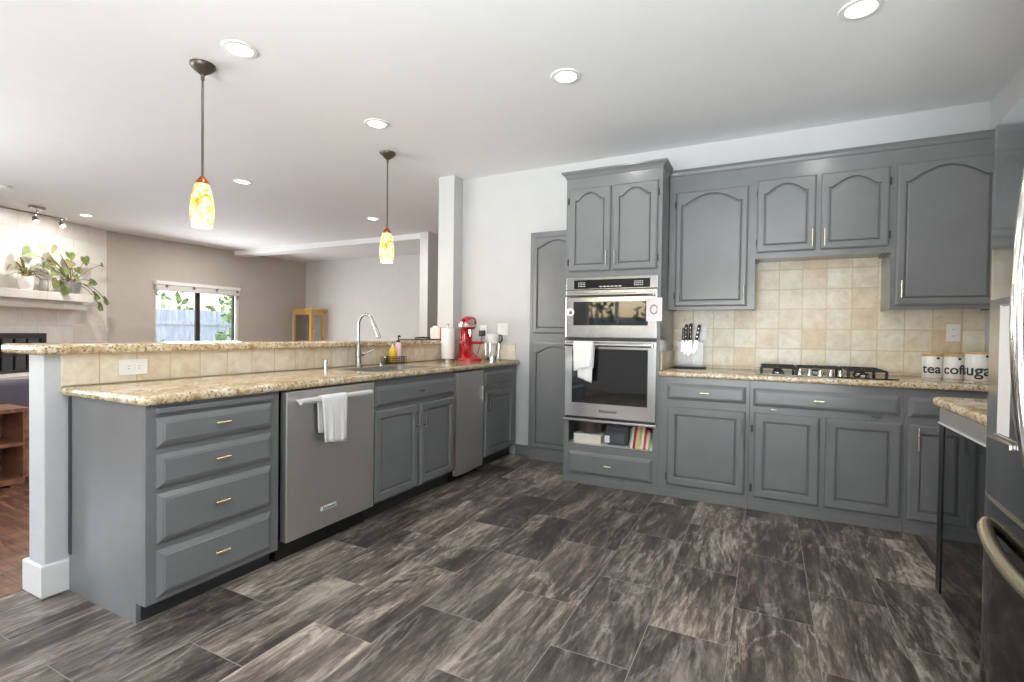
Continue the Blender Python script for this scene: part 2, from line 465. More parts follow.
M['nickel'] = plain('brushed_nickel', (168, 164, 158), rough=0.25, metal=1.0, var=0.03)
M['brass'] = plain('champagne_brass', (240, 228, 196), rough=0.25, metal=1.0, var=0.03)
M['bronze'] = plain('dark_bronze', (92, 82, 74), rough=0.4, metal=0.7, var=0.08)
M['copper'] = plain('copper', (160, 92, 58), rough=0.35, metal=0.9, var=0.08)
M['black'] = plain('black_plastic', (28, 28, 29), rough=0.4, var=0.1)
M['iron'] = plain('cast_iron', (34, 33, 33), rough=0.55, var=0.15, bump=0.1, bscale=200)
M['black_glass'] = plain('black_glass', (12, 13, 14), rough=0.04, var=0.05, spec=0.8)
M['oven_glass'] = plain('dark_oven_glass', (16, 18, 19), rough=0.03, var=0.05, spec=1.0)
M['white_plastic'] = plain('white_plastic', (236, 234, 230), rough=0.35, var=0.02)
M['ceramic'] = plain('white_ceramic', (240, 238, 234), rough=0.18, var=0.02)
M['cloth'] = plain('white_terry_cloth', (236, 235, 232), rough=0.95, var=0.03, bump=0.4, bscale=220)
M['paper'] = plain('white_paper_towel', (240, 240, 240), rough=0.95, var=0.02, bump=0.2, bscale=120)
M['red'] = plain('red_enamel', (166, 13, 23), rough=0.14, var=0.04, coat=0.6)
M['yellow'] = plain('yellow_dish_soap', (240, 204, 44), rough=0.25, var=0.05)
M['pink'] = plain('pale_pink_soap', (232, 196, 200), rough=0.25, var=0.05)
M['lid'] = wood_mat('bamboo_lid', (190, 146, 92), (216, 176, 122), scale=(3, 30, 30))
M['oak'] = wood_mat('golden_oak', (186, 140, 72), (222, 182, 110), scale=(8, 8, 1.2))
M['redwood'] = wood_mat('reddish_shelf_wood', (92, 56, 42), (158, 108, 84), scale=(9, 1.5, 9), rough=0.35)
M['sofa'] = plain('purple_grey_upholstery', (94, 88, 100), rough=0.9, var=0.1, bump=0.3, bscale=150)
M['dark_metal'] = plain('black_firebox_metal', (46, 42, 42), rough=0.45, var=0.1)
M['soot'] = plain('firebox_interior', (30, 29, 31), rough=0.8, var=0.2)
M['glass'] = glass_mat('clear_glass')
M['smoked'] = glass_mat('smoked_fire_glass', (0.45, 0.45, 0.5), 0.12)
M['acrylic'] = glass_mat('clear_acrylic', (0.95, 0.95, 0.95), 0.06, 0.35)
M['can_glow'] = emis('recessed_lamp_lens', (255, 250, 242), 9.0)
M['shade'] = shade_mat()
M['shade_rim'] = emis('bright_shade_rim', (255, 244, 222), 1.6)
M['leaf'] = leaf_mat('green_leaf', (70, 88, 38), (122, 130, 72))
M['leaf_gold'] = leaf_mat('yellow_green_leaf', (96, 94, 54), (126, 118, 80))
M['leaf_strap'] = leaf_mat('variegated_strap_leaf', (76, 86, 44), (190, 180, 130), scale=26.0)
M['pot_grey'] = plain('grey_cement_pot', (150, 150, 154), rough=0.8, var=0.12, scale=30)
M['soil'] = plain('potting_soil', (58, 44, 34), rough=0.95, var=0.3, scale=60)
M['hedge'] = leaf_mat('garden_hedge', (46, 78, 34), (120, 156, 84), scale=14)
M['fence'] = wood_mat('weathered_fence', (170, 170, 174), (214, 214, 216), scale=(6, 6, 1.0), rough=0.8)
M['patio'] = plain('patio_concrete', (178, 174, 168), rough=0.9, var=0.08)
M['bag'] = plain('grey_canvas_bag', (84, 86, 92), rough=0.85, var=0.15, bump=0.3, bscale=120)
M['stripe_cloth'] = stripes_mat('striped_cloth', [(196, 206, 120), (236, 230, 214), (204, 52, 84), (240, 214, 190), (128, 176, 120), (240, 236, 226), (180, 44, 70), (226, 196, 150)], 'X', 6.5)
M['curtain'] = plain('dark_curtain_fabric', (66, 60, 58), rough=0.9, var=0.1)
M['lettering'] = plain('dark_grey_lettering', (48, 48, 50), rough=0.5, var=0.05)
M['badge'] = plain('silver_badge', (240, 240, 240), rough=0.4, metal=0.1, var=0.02)

# ------------------------------------------------------------------ room shell
XR = 1.274      # right wall
YB = 4.37       # kitchen back wall
YS = -2.6       # wall behind the camera
XL = -9.5       # living-room left wall
YF = 8.2        # far living-room wall

struct('floor', MB().box(-2.935, XR+0.1, YS-0.1, YB+0.1, -0.06, 0), M['floor'])
struct('floor_living', MB().box(XL-0.1, -2.935, YS-0.1, YF+0.1, -0.06, 0), M['hardwood'])
struct('ceiling', MB().box(XL-0.1, XR+0.1, YS-0.1, YF+0.1, H, H+0.1), M['ceiling'])
struct('wall_back', MB().box(-2.8, XR+0.1, YB, YB+0.1, 0, H), M['wall'])
struct('wall_right', MB().box(XR, XR+0.1, YS, YB, 0, H), M['wall'])
struct('wall_soffit', MB().box(0.655, XR, 0.95, 1.985, 1.80, H), M['wall'])
struct('wall_column', MB().box(-2.985, -2.80, 4.21, 4.47, 0, H), M['wall'])
struct('wall_hall', MB().box(-2.9, -2.8, 4.47, YF, 0, H), M['taupe'])
struct('wall_far', MB().box(XL, -2.8, YF, YF+0.1, 0, H), M['greige'])
struct('wall_partition', MB().box(-4.885, -4.73, 6.4, YF, 0, H), M['greige'])
struct('beam', MB().box(XL, -4.78, 6.45, 6.72, 2.648, H), M['ceiling'])
wl = MB()
WY0, WY1, WZ0, WZ1 = 5.0, 6.55, 0.92, 1.90
wl.box(XL-0.1, XL, 3.6, WY0, 0, H).box(XL-0.1, XL, WY1, YF, 0, H).box(XL-0.1, XL, WY0, WY1, 0, WZ0).box(XL-0.1, XL, WY0, WY1, WZ1, H)
struct('wall_left', wl, M['taupe'])
struct('wall_side', MB().box(-8.1, -8.0, YS, -1.9, 0, H).box(-8.1, -8.0, 0.4, 1.3, 0, H).box(-8.1, -8.0, -1.9, 0.4, 0, 0.8).box(-8.1, -8.0, -1.9, 0.4, 2.1, H), M['taupe'])
_w = struct('window_4', MB().box(-8.09, -8.01, -1.9, -1.85, 0.8, 2.1).box(-8.09, -8.01, 0.35, 0.4, 0.8, 2.1).box(-8.09, -8.01, -1.85, 0.35, 0.8, 0.85).box(-8.09, -8.01, -1.85, 0.35, 2.05, 2.1), M['trim'])  # unseen window, added only to go with the living room fill lamp
obj('pane', MB().box(-8.053, -8.047, -1.85, 0.35, 0.85, 2.05), M['glass'], _w)
# wall behind the camera with a patio door and two windows
ws_ = MB()
OPEN = [(-7.2, -4.8, 0.80, 2.15), (-3.4, -2.1, 1.05, 2.1), (-1.45, 0.95, 0.0, 2.12)]
xs = -8.1
for (a0, a1, z0, z1) in OPEN:
    ws_.box(xs, a0, YS-0.1, YS, 0, H)
    ws_.box(a0, a1, YS-0.1, YS, z1, H)
    if z0 > 0: ws_.box(a0, a1, YS-0.1, YS, 0, z0)
    xs = a1
ws_.box(xs, XR+0.1, YS-0.1, YS, 0, H)
struct('wall_front', ws_, M['wall'])
for i, (a0, a1, z0, z1) in enumerate(OPEN):
    f = MB(); w = 0.05
    f.box(a0, a0+w, YS-0.09, YS-0.01, z0, z1).box(a1-w, a1, YS-0.09, YS-0.01, z0, z1)
    f.box(a0+w, a1-w, YS-0.09, YS-0.01, z1-w, z1).box(a0+w, a1-w, YS-0.09, YS-0.01, z0, z0+w)
    f.box((a0+a1)/2-0.03, (a0+a1)/2+0.03, YS-0.09, YS-0.01, z0+w, z1-w)
    o = struct('window_%d' % (i+2) if i != 2 else 'door_1', f, M['trim'])
    g = obj('pane', MB().box(a0+w, a1-w, YS-0.053, YS-0.047, z0+w, z1-w), M['glass'], o)

# half wall carrying the bar, its tile and its baseboard
struct('wall_bar', MB().box(-2.920, -2.775, 1.02, 4.21, 0, 1.0565, 0.006), M['stucco'])
struct('wall_bar_tile', MB().box(-2.775, -2.765, 1.076, 4.21, 0.9145, 1.0565, 0.002), M['tile_bar'])
struct('wall_back_tile', MB().box(-0.70, XR, YB-0.010, YB, 0.9145, 1.78), M['tile_back'])
struct('wall_sink_tile', MB().box(-2.80, -2.175, YB-0.012, YB, 0.9145, 1.075, 0.002), M['tile_bar'])
struct('wall_tower_tile', MB().box(-0.70, -0.688, 3.80, YB-0.012, 0.9145, 1.045, 0.002), M['tile_side'])
bb = MB().prism([(-2.938, 1.004), (-2.760, 1.004), (-2.760, 1.12), (-2.776, 1.12), (-2.776, 1.019), (-2.919, 1.019), (-2.919, 4.21), (-2.938, 4.21)], 0.001, 0.145, 0.010, 3)
struct('baseboard_bar', bb, M['trim'])
struct('baseboard_back', MB().box(-2.16, -1.985, YB-0.018, YB, 0, 0.10, 0.004), M['paint'])
struct('baseboard_far', MB().box(XL, -4.89, YF-0.016, YF, 0, 0.12, 0.004), M['trim'])
struct('baseboard_left', MB().box(XL, XL+0.016, 4.4, YF-0.02, 0, 0.12, 0.004), M['trim'])

# living room window with a raised blind, garden behind it
wf = MB(); x0, x1 = XL-0.085, XL-0.03
wf.box(x0, x1, WY0, WY0+0.035, WZ0, WZ1).box(x0, x1, WY1-0.035, WY1, WZ0, WZ1)
wf.box(x0, x1, WY0, WY1, WZ1-0.03, WZ1).box(x0, x1, WY0, WY1, WZ0, WZ0+0.035)
win = struct('window_1', wf, M['trim'])
sash = MB().box(x0+0.01, x1-0.006, 5.72, 5.80, WZ0+0.035, WZ1-0.03).box(x0+0.01, x1-0.006, 6.45, 6.48, WZ0+0.035, WZ1-0.03)
obj('sash_bar', sash, M['dark_metal'], win)
obj('pane', MB().box(XL-0.062, XL-0.056, WY0+0.03, WY1-0.03, WZ0+0.03, WZ1-0.03), M['glass'], win)
bl = thing('window_blind', 'cream blind pulled up under its headrail over the living room window', 'blind', (XL, 5.775, 1.90))
obj('headrail', MB().box(0.002, 0.075, -0.79, 0.765, 0.045, 0.105, 0.006), M['white_plastic'], bl)
obj('slat_stack', MB().box(0.008, 0.062, -0.775, 0.755, -0.055, 0.045, 0.004), M['greige'], bl)
for yy in (-0.62, -0.15, 0.28, 0.70):
    obj('bracket', MB().box(0.06, 0.079, yy-0.018, yy+0.018, 0.0, 0.05, 0.003), M['nickel'], bl)
struct('ground_outside', MB().box(-26, 14, -22, 20, -0.20, -0.061), M['patio'])
def fence(name, p0, p1, h, label):
    p0 = Vector(p0); p1 = Vector(p1); L = (p1-p0).length
    o = thing(name, label, 'fence', (p0.x, p0.y, -0.06), math.atan2(p1.y-p0.y, p1.x-p0.x))
    mb = MB(); n = int(L/0.15)
    for i in range(n):
        mb.box(i*0.15+0.004, i*0.15+0.146, 0, 0.02, 0, h+random.uniform(-0.01, 0.01))
    obj('boards', mb, M['fence'], o)
    mb = MB().box(0, L, 0.02, 0.06, 0.3, 0.39).box(0, L, 0.02, 0.06, h-0.4, h-0.31)
    obj('rail', mb, M['fence'], o)
    return o
fence('garden_fence', (-14.2, 11.5, 0), (-14.2, 2.5, 0), 1.75, 'grey board fence seen through the living room window')
fence('garden_fence', (-9.5, -9.0, 0), (5.0, -9.0, 0), 1.8, 'grey board fence beyond the patio')
def shrub(loc, r, h, label):
    o = thing('garden_shrub', label, 'shrub', loc)
    mb = MB()
    for i in range(260):
        a = random.uniform(0, 2*PI); q = math.sqrt(random.random()); z = random.random()
        rr = r*q*math.sin(PI*min(1, 0.25+0.75*z))**0.6
        c = Vector((rr*math.cos(a), rr*math.sin(a), 0.1+z*h)); s = random.uniform(0.10, 0.2)
        u = Vector((random.gauss(0, 1), random.gauss(0, 1), random.gauss(0, 1))).normalized(); w = u.orthogonal().normalized()
        mb.face([c-u*s, c+w*s*0.5, c+u*s, c-w*s*0.5])
    obj('foliage', mb, M['hedge'], o, recalc=False)
    obj('trunk', MB().tube([(0, 0, 0), (0, 0, h*0.7)], [0.05, 0.02], 8), M['fence'], o)
shrub((-12.6, 6.2, -0.06), 0.55, 1.25, 'green shrub outside the left end of the living room window')
shrub((-12.9, 9.2, -0.06), 0.8, 2.6, 'taller shrub outside the right end of the living room window')
shrub((-16.6, 8.9, -0.06), 1.1, 3.3, 'tall leafy tree behind the fence, left in the living room window')
shrub((-16.6, 11.4, -0.06), 1.1, 2.9, 'tall leafy tree behind the fence, right in the living room window')
for i, x in enumerate((-7.4, -4.9, -2.6, -0.2)):
    shrub((x, -7.2-0.4*(i % 2), -0.06), 0.95, 2.9, ['leafy shrub beyond the living room front window', 'leafy shrub between the two front windows', 'leafy shrub mirrored in the microwave glass', 'leafy shrub beyond the patio door'][i])

# ------------------------------------------------------------------ cabinet fronts
def outline(x0, x1, z0, z1, arch, y, k=33, sh=0.84, pw=0.55):
    pts = [Vector((x0, y, z0)), Vector((x1, y, z0))]
    cx = (x0+x1)/2; hw = (x1-x0)/2
    for i in range(k):
        u = 1-2*i/(k-1)
        a = abs(u)
        if arch > 0:
            t = 0.0 if a > sh else (0.5+0.5*math.cos(PI*a/sh))**pw
        else: t = 0.0
        pts.append(Vector((cx+u*hw, y, z1+arch*t)))
    return pts

def door(name, x0, x1, z0, z1, parent, arch=0.0, t=0.021, stile=0.052, top=None, mat=None, y=0.0, sh=0.84, pw=0.55):
    """framed cabinet door with a grooved panel; arch = rise of the cathedral top"""
    mb = MB(); top = top or stile
    ix0, ix1, iz0, iz1 = x0+stile, x1-stile, z0+stile, z1-top-arch
    pf = 0.005 if arch > 0 else 0.010      # how far the panel face lies behind the frame face
    def O(d, yy, a=0): return outline(ix0+d, ix1-d, iz0+d, iz1-d, arch, yy, sh=sh, pw=pw)
    L = [outline(x0, x1, z0, z1, 0, y-0.0005), outline(x0, x1, z0, z1, 0, y-t+0.010), outline(x0+0.004, x1-0.004, z0+0.004, z1-0.004, 0, y-t+0.004),
         outline(x0+0.012, x1-0.012, z0+0.012, z1-0.012, 0, y-t),
         O(-0.004, y-t), O(0.0, y-t+0.002), O(0.002, y-t+0.018), O(0.007, y-t+0.018), O(0.011, y-t+pf+0.003), O(0.018, y-t+pf)]
    mb.loops(L, True, True)
    return obj(name, mb, mat or M['paint'], parent)

def drawer_front(name, x0, x1, z0, z1, parent, t=0.022, edge=0.022):
    mb = MB()
    def R(i, y): return [Vector((x0+i, y, z0+i)), Vector((x1-i, y, z0+i)), Vector((x1-i, y, z1-i)), Vector((x0+i, y, z1-i))]
    mb.loops([R(0, -0.0005), R(0, -0.008), R(edge*0.85, -t+0.003), R(edge, -t+0.003), R(edge+0.003, -t)], True, True)
    return obj(name, mb, M['paint'], parent)

def t_knob(parent, x, z, y=-0.022, w=0.055, mat=None, name='knob'):
    mb = MB().tube([(x, y, z), (x, y-0.024, z)], 0.0045, 10).tube([(x-w/2, y-0.026, z), (x+w/2, y-0.026, z)], 0.0062, 12)
    return obj(name, mb, mat or M['brass'], parent, smooth=True)

def bar_pull(parent, x, z0, z1, y=-0.021, mat=None):
    mb = MB().tube([(x, y-0.026, z0), (x, y-0.026, z1)], 0.0048, 12)
    for z in (z0+0.012, z1-0.012): mb.tube([(x, y, z), (x, y-0.026, z)], 0.004, 8)
    return obj('handle', mb, mat or M['brass'], parent, smooth=True)

def hinges(parent, x, zs):
    for z in zs:
        obj('hinge', MB().box(x-0.006, x+0.006, -0.010, 0.0, z-0.025, z+0.025, 0.002).tube([(x, -0.012, z-0.022), (x, -0.012, z+0.022)], 0.004, 8), M['paint_dark'], parent)

def carcass(root, W_, D, z0, z1, mat=None, sides=(True, True), bottom=True):
    mat = mat or M['paint']; t = 0.018
    obj('back_panel', MB().box(t, W_-t, D-0.012, D-0.002, z0, z1), mat, root)
    if bottom: obj('floor_panel', MB().box(t, W_-t, 0.02, D-0.013, z0, z0+t), mat, root)
    if sides[0]: obj('side_panel', MB().box(0.0005, t, 0.0195, D-0.002, z0, z1, 0.001), mat, root)
    if sides[1]: obj('side_panel', MB().box(W_-t, W_-0.0005, 0.0195, D-0.002, z0, z1, 0.001), mat, root)

def frame_slab(root, W_, z0, z1, name='face_frame'):
    return obj(name, MB().box(0.0005, W_-0.0005, 0.0, 0.0193, z0, z1, 0.0015), M['paint'], root)

# ---- peninsula run: local x -> world +Y, front faces +X
PX = -2.152
R90 = PI/2
def pen(name, label, cat, y0): return thing(name, label, cat, (PX, y0, 0), R90)
PD = 0.60
ZT = 0.8735

c1 = pen('drawer_cabinet', 'grey four-drawer base cabinet at the near end of the peninsula', 'cabinet', 1.098)
Wc = 0.600
frame_slab(c1, Wc, 0.082, ZT)
sp = MB()
t_ = bmesh.new()
prof = [(0.0195, 0.082), (0.0655, 0.082), (0.0655, 0.0), (PD, 0.0), (PD, ZT), (0.0195, ZT)]
sp.loops([[Vector((0.0005, y, z)) for y, z in prof], [Vector((0.018, y, z)) for y, z in prof]])
t_.free()
obj('side_panel', sp, M['paint'], c1)
obj('scribe_strip', MB().box(-0.004, 0.0003, 0.578, PD, 0.17, ZT, 0.001), M['paint_dark'], c1)
carcass(c1, Wc, PD, 0.082, ZT, sides=(False, True))
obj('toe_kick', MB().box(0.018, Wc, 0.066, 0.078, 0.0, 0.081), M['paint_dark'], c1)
obj('pullout_board', MB().box(0.035, 0.555, -0.020, -0.0005, 0.838, 0.860, 0.004), M['paint'], c1)
for z0, z1 in ((0.703, 0.822), (0.540, 0.676), (0.318, 0.518), (0.103, 0.292)):
    d = drawer_front('drawer', 0.037, 0.553, z0, z1, c1)
    t_knob(d, 0.285, (z0+z1)/2+0.008, w=0.065)

# dishwasher
dw = pen('dishwasher', 'stainless steel dishwasher with a towel bar between drawers and sink cabinet', 'dishwasher', 1.716)
obj('door', MB().box(0.006, 0.632, -0.028, 0.02, 0.108, 0.866, 0.006), M['steel_v'], dw)
obj('tub', MB().box(0.01, 0.628, 0.021, 0.58, 0.11, 0.86), M['black'], dw)
obj('toe_kick', MB().box(0.005, 0.633, 0.05, 0.066, 0.0, 0.105), M['black'], dw)
hd = MB().tube([(0.055, -0.068, 0.815), (0.560, -0.068, 0.815)], 0.016, 16)
for x in (0.075, 0.54): hd.tube([(x, -0.028, 0.815), (x, -0.066, 0.815)], 0.009, 12)
obj('handle', hd, plain('satin_white_metal', (222, 220, 217), rough=0.4, metal=0.35, var=0.02), dw, smooth=True)
bd = obj('badge', MB().box(0.225, 0.335, -0.0315, -0.0282, 0.203, 0.226, 0.002), M['badge'], dw)
tb = text_bm('KitchenAid', 0.019, 0.0004)
tb.xform(Matrix.Translation((0.28, -0.0319, 0.2145)) @ Matrix.Rotation(PI/2, 4, 'X'))
obj('badge_lettering', tb, M['lettering'], bd, recalc=False)

def drape(x0, x1, yb, zb, rb, front, back, waves=3, amp=0.006, nx=18, slant=0.0, flip=1):
    """cloth hung over a bar along local x at (yb, zb)"""
    prof = []
    nz = 12
    for i in range(nz+1): prof.append((yb-rb-0.003, zb-front+front*i/nz, 1-i/nz))
    for i in range(1, 6):
        a = PI-PI*i/6
        prof.append((yb+math.cos(a)*(rb+0.003), zb+math.sin(a)*(rb+0.003), 0))
    for i in range(1, nz+1): prof.append((yb+rb+0.003, zb-back*i/nz, i/nz))
    mb = MB(); vs = []
    for k, (y, z, w) in enumerate(prof):
        row = []
        for i in range(nx+1):
            u = i/nx
            x = x0+(x1-x0)*u
            off = amp*w*(math.sin(u*waves*2*PI+0.6)+0.5*math.sin(u*waves*4.4*PI+1.0))
            if k <= nz: yy = y-abs(off)*1.0-0.002*w
            else: yy = min(y+abs(off)*0.3, yb+rb+0.012)
            row.append(mb.bm.verts.new((x+(u-0.5)*(-0.02)*w, yy, z+slant*(u-0.5)*w)))
        vs.append(row)
    for a, b in zip(vs[:-1], vs[1:]):
        for i in range(nx): mb.bm.faces.new((a[i], a[i+1], b[i+1], b[i]))
    return mb

def cloth_obj(name, mb, mat, label, cat, root_loc, rotz, thick=0.004):
    o = obj(name, mb, mat, smooth=True, angle=80)
    o.location = root_loc; o.rotation_euler = (0, 0, rotz)
    s = o.modifiers.new('thickness', 'SOLIDIFY'); s.thickness = thick; s.offset = 0
    o['label'] = label; o['category'] = cat
    return o
cloth_obj('dish_towel', drape(0.178, 0.352, -0.068, 0.815, 0.016, 0.235, 0.19, waves=2, amp=0.007, slant=-0.02), M['cloth'],
          'white dish towel hanging over the dishwasher handle', 'towel', (PX, 1.716, 0), R90)

# sink cabinet
c2 = pen('sink_cabinet', 'grey double-door sink base cabinet right of the dishwasher', 'cabinet', 2.357)
W2 = 0.915
frame_slab(c2, W2, 0.10, ZT); carcass(c2, W2, PD, 0.10, ZT)
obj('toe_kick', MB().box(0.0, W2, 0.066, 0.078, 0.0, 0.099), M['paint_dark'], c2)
d = drawer_front('false_drawer', 0.012, 0.880, 0.703, 0.833, c2); t_knob(d, 0.45, 0.772, w=0.03, mat=M['nickel'])
for a0, a1, hx in ((0.012, 0.442, 0.415), (0.470, 0.885, 0.497)):
    d = door('door', a0, a1, 0.112, 0.682, c2); bar_pull(d, hx, 0.515, 0.635, mat=M['nickel'])
hinges(c2, 0.003, (0.20, 0.58))

# trash compactor with a plain steel front
c3 = pen('trash_compactor', 'slim plain steel trash compactor panel right of the sink cabinet', 'trash compactor', 3.275)
fr = MB()
L = []
for i in range(13):
    u = i/12; x = 0.006+0.408*u
    L.append((x, -0.014-0.010*math.sin(PI*min(1, u*1.35+0.02)) if u < 0.74 else -0.014))
fr.loops([[Vector((x, y, 0.055)) for x, y in L]+[Vector((0.414, 0.018, 0.055)), Vector((0.006, 0.018, 0.055))],
          [Vector((x, y, 0.860)) for x, y in L]+[Vector((0.414, 0.018, 0.860)), Vector((0.006, 0.018, 0.860))]])
obj('front_panel', fr, M['steel_v'], c3, smooth=True)
obj('body', MB().box(0.008, 0.412, 0.019, 0.58, 0.06, 0.865), M['black'], c3)
obj('toe_kick', MB().box(0.006, 0.414, 0.05, 0.066, 0.0, 0.054), M['black'], c3)
obj('handle', MB().box(0.385, 0.398, -0.030, -0.0145, 0.60, 0.73, 0.004), M['nickel'], c3)

# end cabinet by the back wall
c4 = pen('end_cabinet', 'grey one-drawer one-door base cabinet at the wall end of the peninsula', 'cabinet', 3.695)
W4 = 0.645
frame_slab(c4, W4, 0.10, ZT); carcass(c4, W4, PD, 0.10, ZT)
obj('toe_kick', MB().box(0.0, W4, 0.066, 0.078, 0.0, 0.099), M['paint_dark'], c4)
d = drawer_front('drawer', 0.018, 0.560, 0.706, 0.838, c4); t_knob(d, 0.29, 0.772, w=0.03, mat=M['nickel'])
d = door('door', 0.035, 0.560, 0.112, 0.672, c4)
obj('handle', MB().box(0.062, 0.070, -0.046, -0.040, 0.50, 0.64, 0.002).box(0.098, 0.106, -0.046, -0.040, 0.50, 0.64, 0.002)
    .box(0.062, 0.106, -0.046, -0.0215, 0.632, 0.64, 0.002).box(0.062, 0.106, -0.046, -0.0215, 0.50, 0.508, 0.002), M['nickel'], d)

# peninsula worktop with a sink cut-out
def ring_with_hole(outer, hole, z0, z1, bev, seg=4):
    """worktop with rounded edge and a rectangular opening"""
    mb = MB(); bm = mb.bm
    def ringverts(poly, z): return [bm.verts.new((p[0], p[1], z)) for p in poly]
    for z, up in ((z0, False), (z1, True)):
        o = ringverts(outer if False else inset(outer, bev), z); h = ringverts(hole, z)
        es = [bm.edges.new((o[i], o[(i+1) % len(o)])) for i in range(len(o))]+[bm.edges.new((h[i], h[(i+1) % len(h)])) for i in range(len(h))]
        bmesh.ops.triangle_fill(bm, use_beauty=True, use_dissolve=False, edges=es)
    L = []
    for i in range(seg*2+1):
        a = -PI/2+PI*i/(seg*2)
        hh = (z1-z0)/2
        L.append([Vector((p[0], p[1], (z0+z1)/2+hh*math.sin(a))) for p in inset(outer, bev*(1-math.cos(a)))])
    mb.loops(L, False, False)
    mb.loops([[Vector((p[0], p[1], z0)) for p in hole], [Vector((p[0], p[1], z1)) for p in hole]], False, False)
    bmesh.ops.remove_doubles(bm, verts=list(bm.verts), dist=1e-5)
    return mb

def inset(poly, d):
    n = len(poly); out = []
    for i in range(n):
        p0 = Vector(poly[i-1][:2]); p = Vector(poly[i][:2]); p1 = Vector(poly[(i+1) % n][:2])
        a = (p-p0).normalized(); b = (p1-p).normalized()
        na = Vector((-a.y, a.x)); nb = Vector((-b.y, b.x))
        m = (na+nb)
        m = m/max(0.3, m.length_squared)*2
        out.append(p+m*d)
    return out

def round_poly(pts, r):
    """rounds the corners flagged with a radius"""
    out = []
    n = len(pts)
    for i, (x, y, k) in enumerate(pts):
        if not k: out.append((x, y)); continue
        p = Vector((x, y)); a = (Vector(pts[i-1][:2])-p).normalized(); b = (Vector(pts[(i+1) % n][:2])-p).normalized()
        for j in range(7):
            t = j/6
            q = (p+a*k)*(1-t)**2+2*t*(1-t)*p+(p+b*k)*t**2
            out.append((q.x, q.y))
    return out

ct = thing('peninsula_countertop', 'speckled tan granite worktop over the peninsula cabinets and sink', 'countertop', (-2.45, 2.7, 0.874))
outer = round_poly([(-2.764, 1.072, 0), (-2.118, 1.072, 0.05), (-2.118, 4.352, 0.01), (-2.764, 4.352, 0)], 0)
hole = round_poly([(-2.60, 2.47, 0.06), (-2.25, 2.47, 0.06), (-2.25, 3.14, 0.06), (-2.60, 3.14, 0.06)], 0)
obj('slab', ring_with_hole(outer, hole, 0.874, 0.914, 0.016), M['granite'], ct, smooth=True, world=True, angle=50)

bt = obj('bar_countertop', MB().prism(round_poly([(-3.075, 0.972, 0.03), (-2.728, 0.972, 0.03), (-2.728, 4.20, 0), (-3.075, 4.20, 0)], 0), 1.057, 1.099, 0.013, 3), M['granite'], smooth=True, angle=50)
tag(bt, 'narrow speckled granite bar top along the half wall', 'countertop')

# undermount sink
sk = thing('kitchen_sink', 'stainless undermount sink set into the peninsula granite', 'sink', (-2.425, 2.805, 0.70))
s_ = MB()
def rr(x0, x1, y0, y1, z, r): return [Vector((p[0], p[1], z)) for p in round_poly([(x0, y0, r), (x1, y0, r), (x1, y1, r), (x0, y1, r)], 0)]
s_.loops([rr(-2.6005, -2.2495, 2.4695, 3.1405, 0.9115, 0.06), rr(-2.597, -2.253, 2.473, 3.137, 0.9115, 0.06), rr(-2.595, -2.255, 2.475, 3.135, 0.72, 0.06), rr(-2.57, -2.28, 2.50, 3.11, 0.70, 0.06)], False, True)
obj('bowl', s_, plain('sink_steel', (168, 165, 160), rough=0.45, metal=0.55, var=0.05), sk, smooth=True, world=True)
obj('drain', MB().lathe([(0.045, 0.0), (0.045, 0.003), (0.03, 0.004), (0.028, 0.001)], (-2.43, 2.8, 0.7005)), M['chrome'], sk, smooth=True, world=True)

# faucet
fx, fy, fz = -2.69, 2.80, 0.914
fc = thing('kitchen_faucet', 'tall brushed nickel gooseneck pull-down faucet behind the sink', 'faucet', (fx, fy, fz))
obj('base', MB().lathe([(0.027, 0.0005), (0.027, 0.006), (0.022, 0.012), (0.021, 0.10), (0.019, 0.15), (0.014, 0.165)], n=24), M['nickel'], fc, smooth=True)
pts = [(0, 0, 0.16), (0, 0, 0.23), (0, 0, 0.295)]
for i in range(1, 14):
    a = PI-math.radians(138)*i/13
    pts.append((0.072+0.072*math.cos(a), 0.0, 0.300+0.082*math.sin(a)))
pts += [(0.146, 0.0, 0.316)]
obj('spout', MB().tube(pts, 0.010, 14), M['nickel'], fc, smooth=True)
obj('spray_head', MB().tube([(0.1465, 0, 0.315), (0.163, 0, 0.280), (0.196, 0, 0.214)], [0.0115, 0.014, 0.016], 16), M['nickel'], fc, smooth=True)
obj('lever', MB().tube([(0.0, 0.018, 0.085), (0.005, 0.045, 0.085)], 0.013, 14).tube([(0.005, 0.045, 0.085), (0.03, 0.075, 0.105), (0.06, 0.10, 0.125)], [0.007, 0.006, 0.005], 10), M['nickel'], fc, smooth=True)
ag = thing('air_gap_cap', 'short chrome air gap cap on the granite left of the faucet', 'air gap', (-2.69, 2.49, 0.914))
obj('cap', MB().lathe([(0.022, 0.0), (0.022, 0.004), (0.018, 0.006), (0.018, 0.055), (0.015, 0.062), (0.0, 0.063)], n=20, cap1=False), M['chrome'], ag, smooth=True)
sb = thing('soap_pump', 'small chrome soap pump on the granite right of the faucet', 'soap dispenser', (-2.68, 3.03, 0.914))
obj('body', MB().lathe([(0.018, 0.0), (0.018, 0.004), (0.011, 0.008), (0.011, 0.05), (0.013, 0.055), (0.013, 0.068), (0.0, 0.07)], n=20, cap1=False), M['chrome'], sb, smooth=True)
obj('nozzle', MB().tube([(0, 0, 0.062), (0.035, 0, 0.066), (0.045, 0, 0.058)], 0.005, 10), M['chrome'], sb, smooth=True)

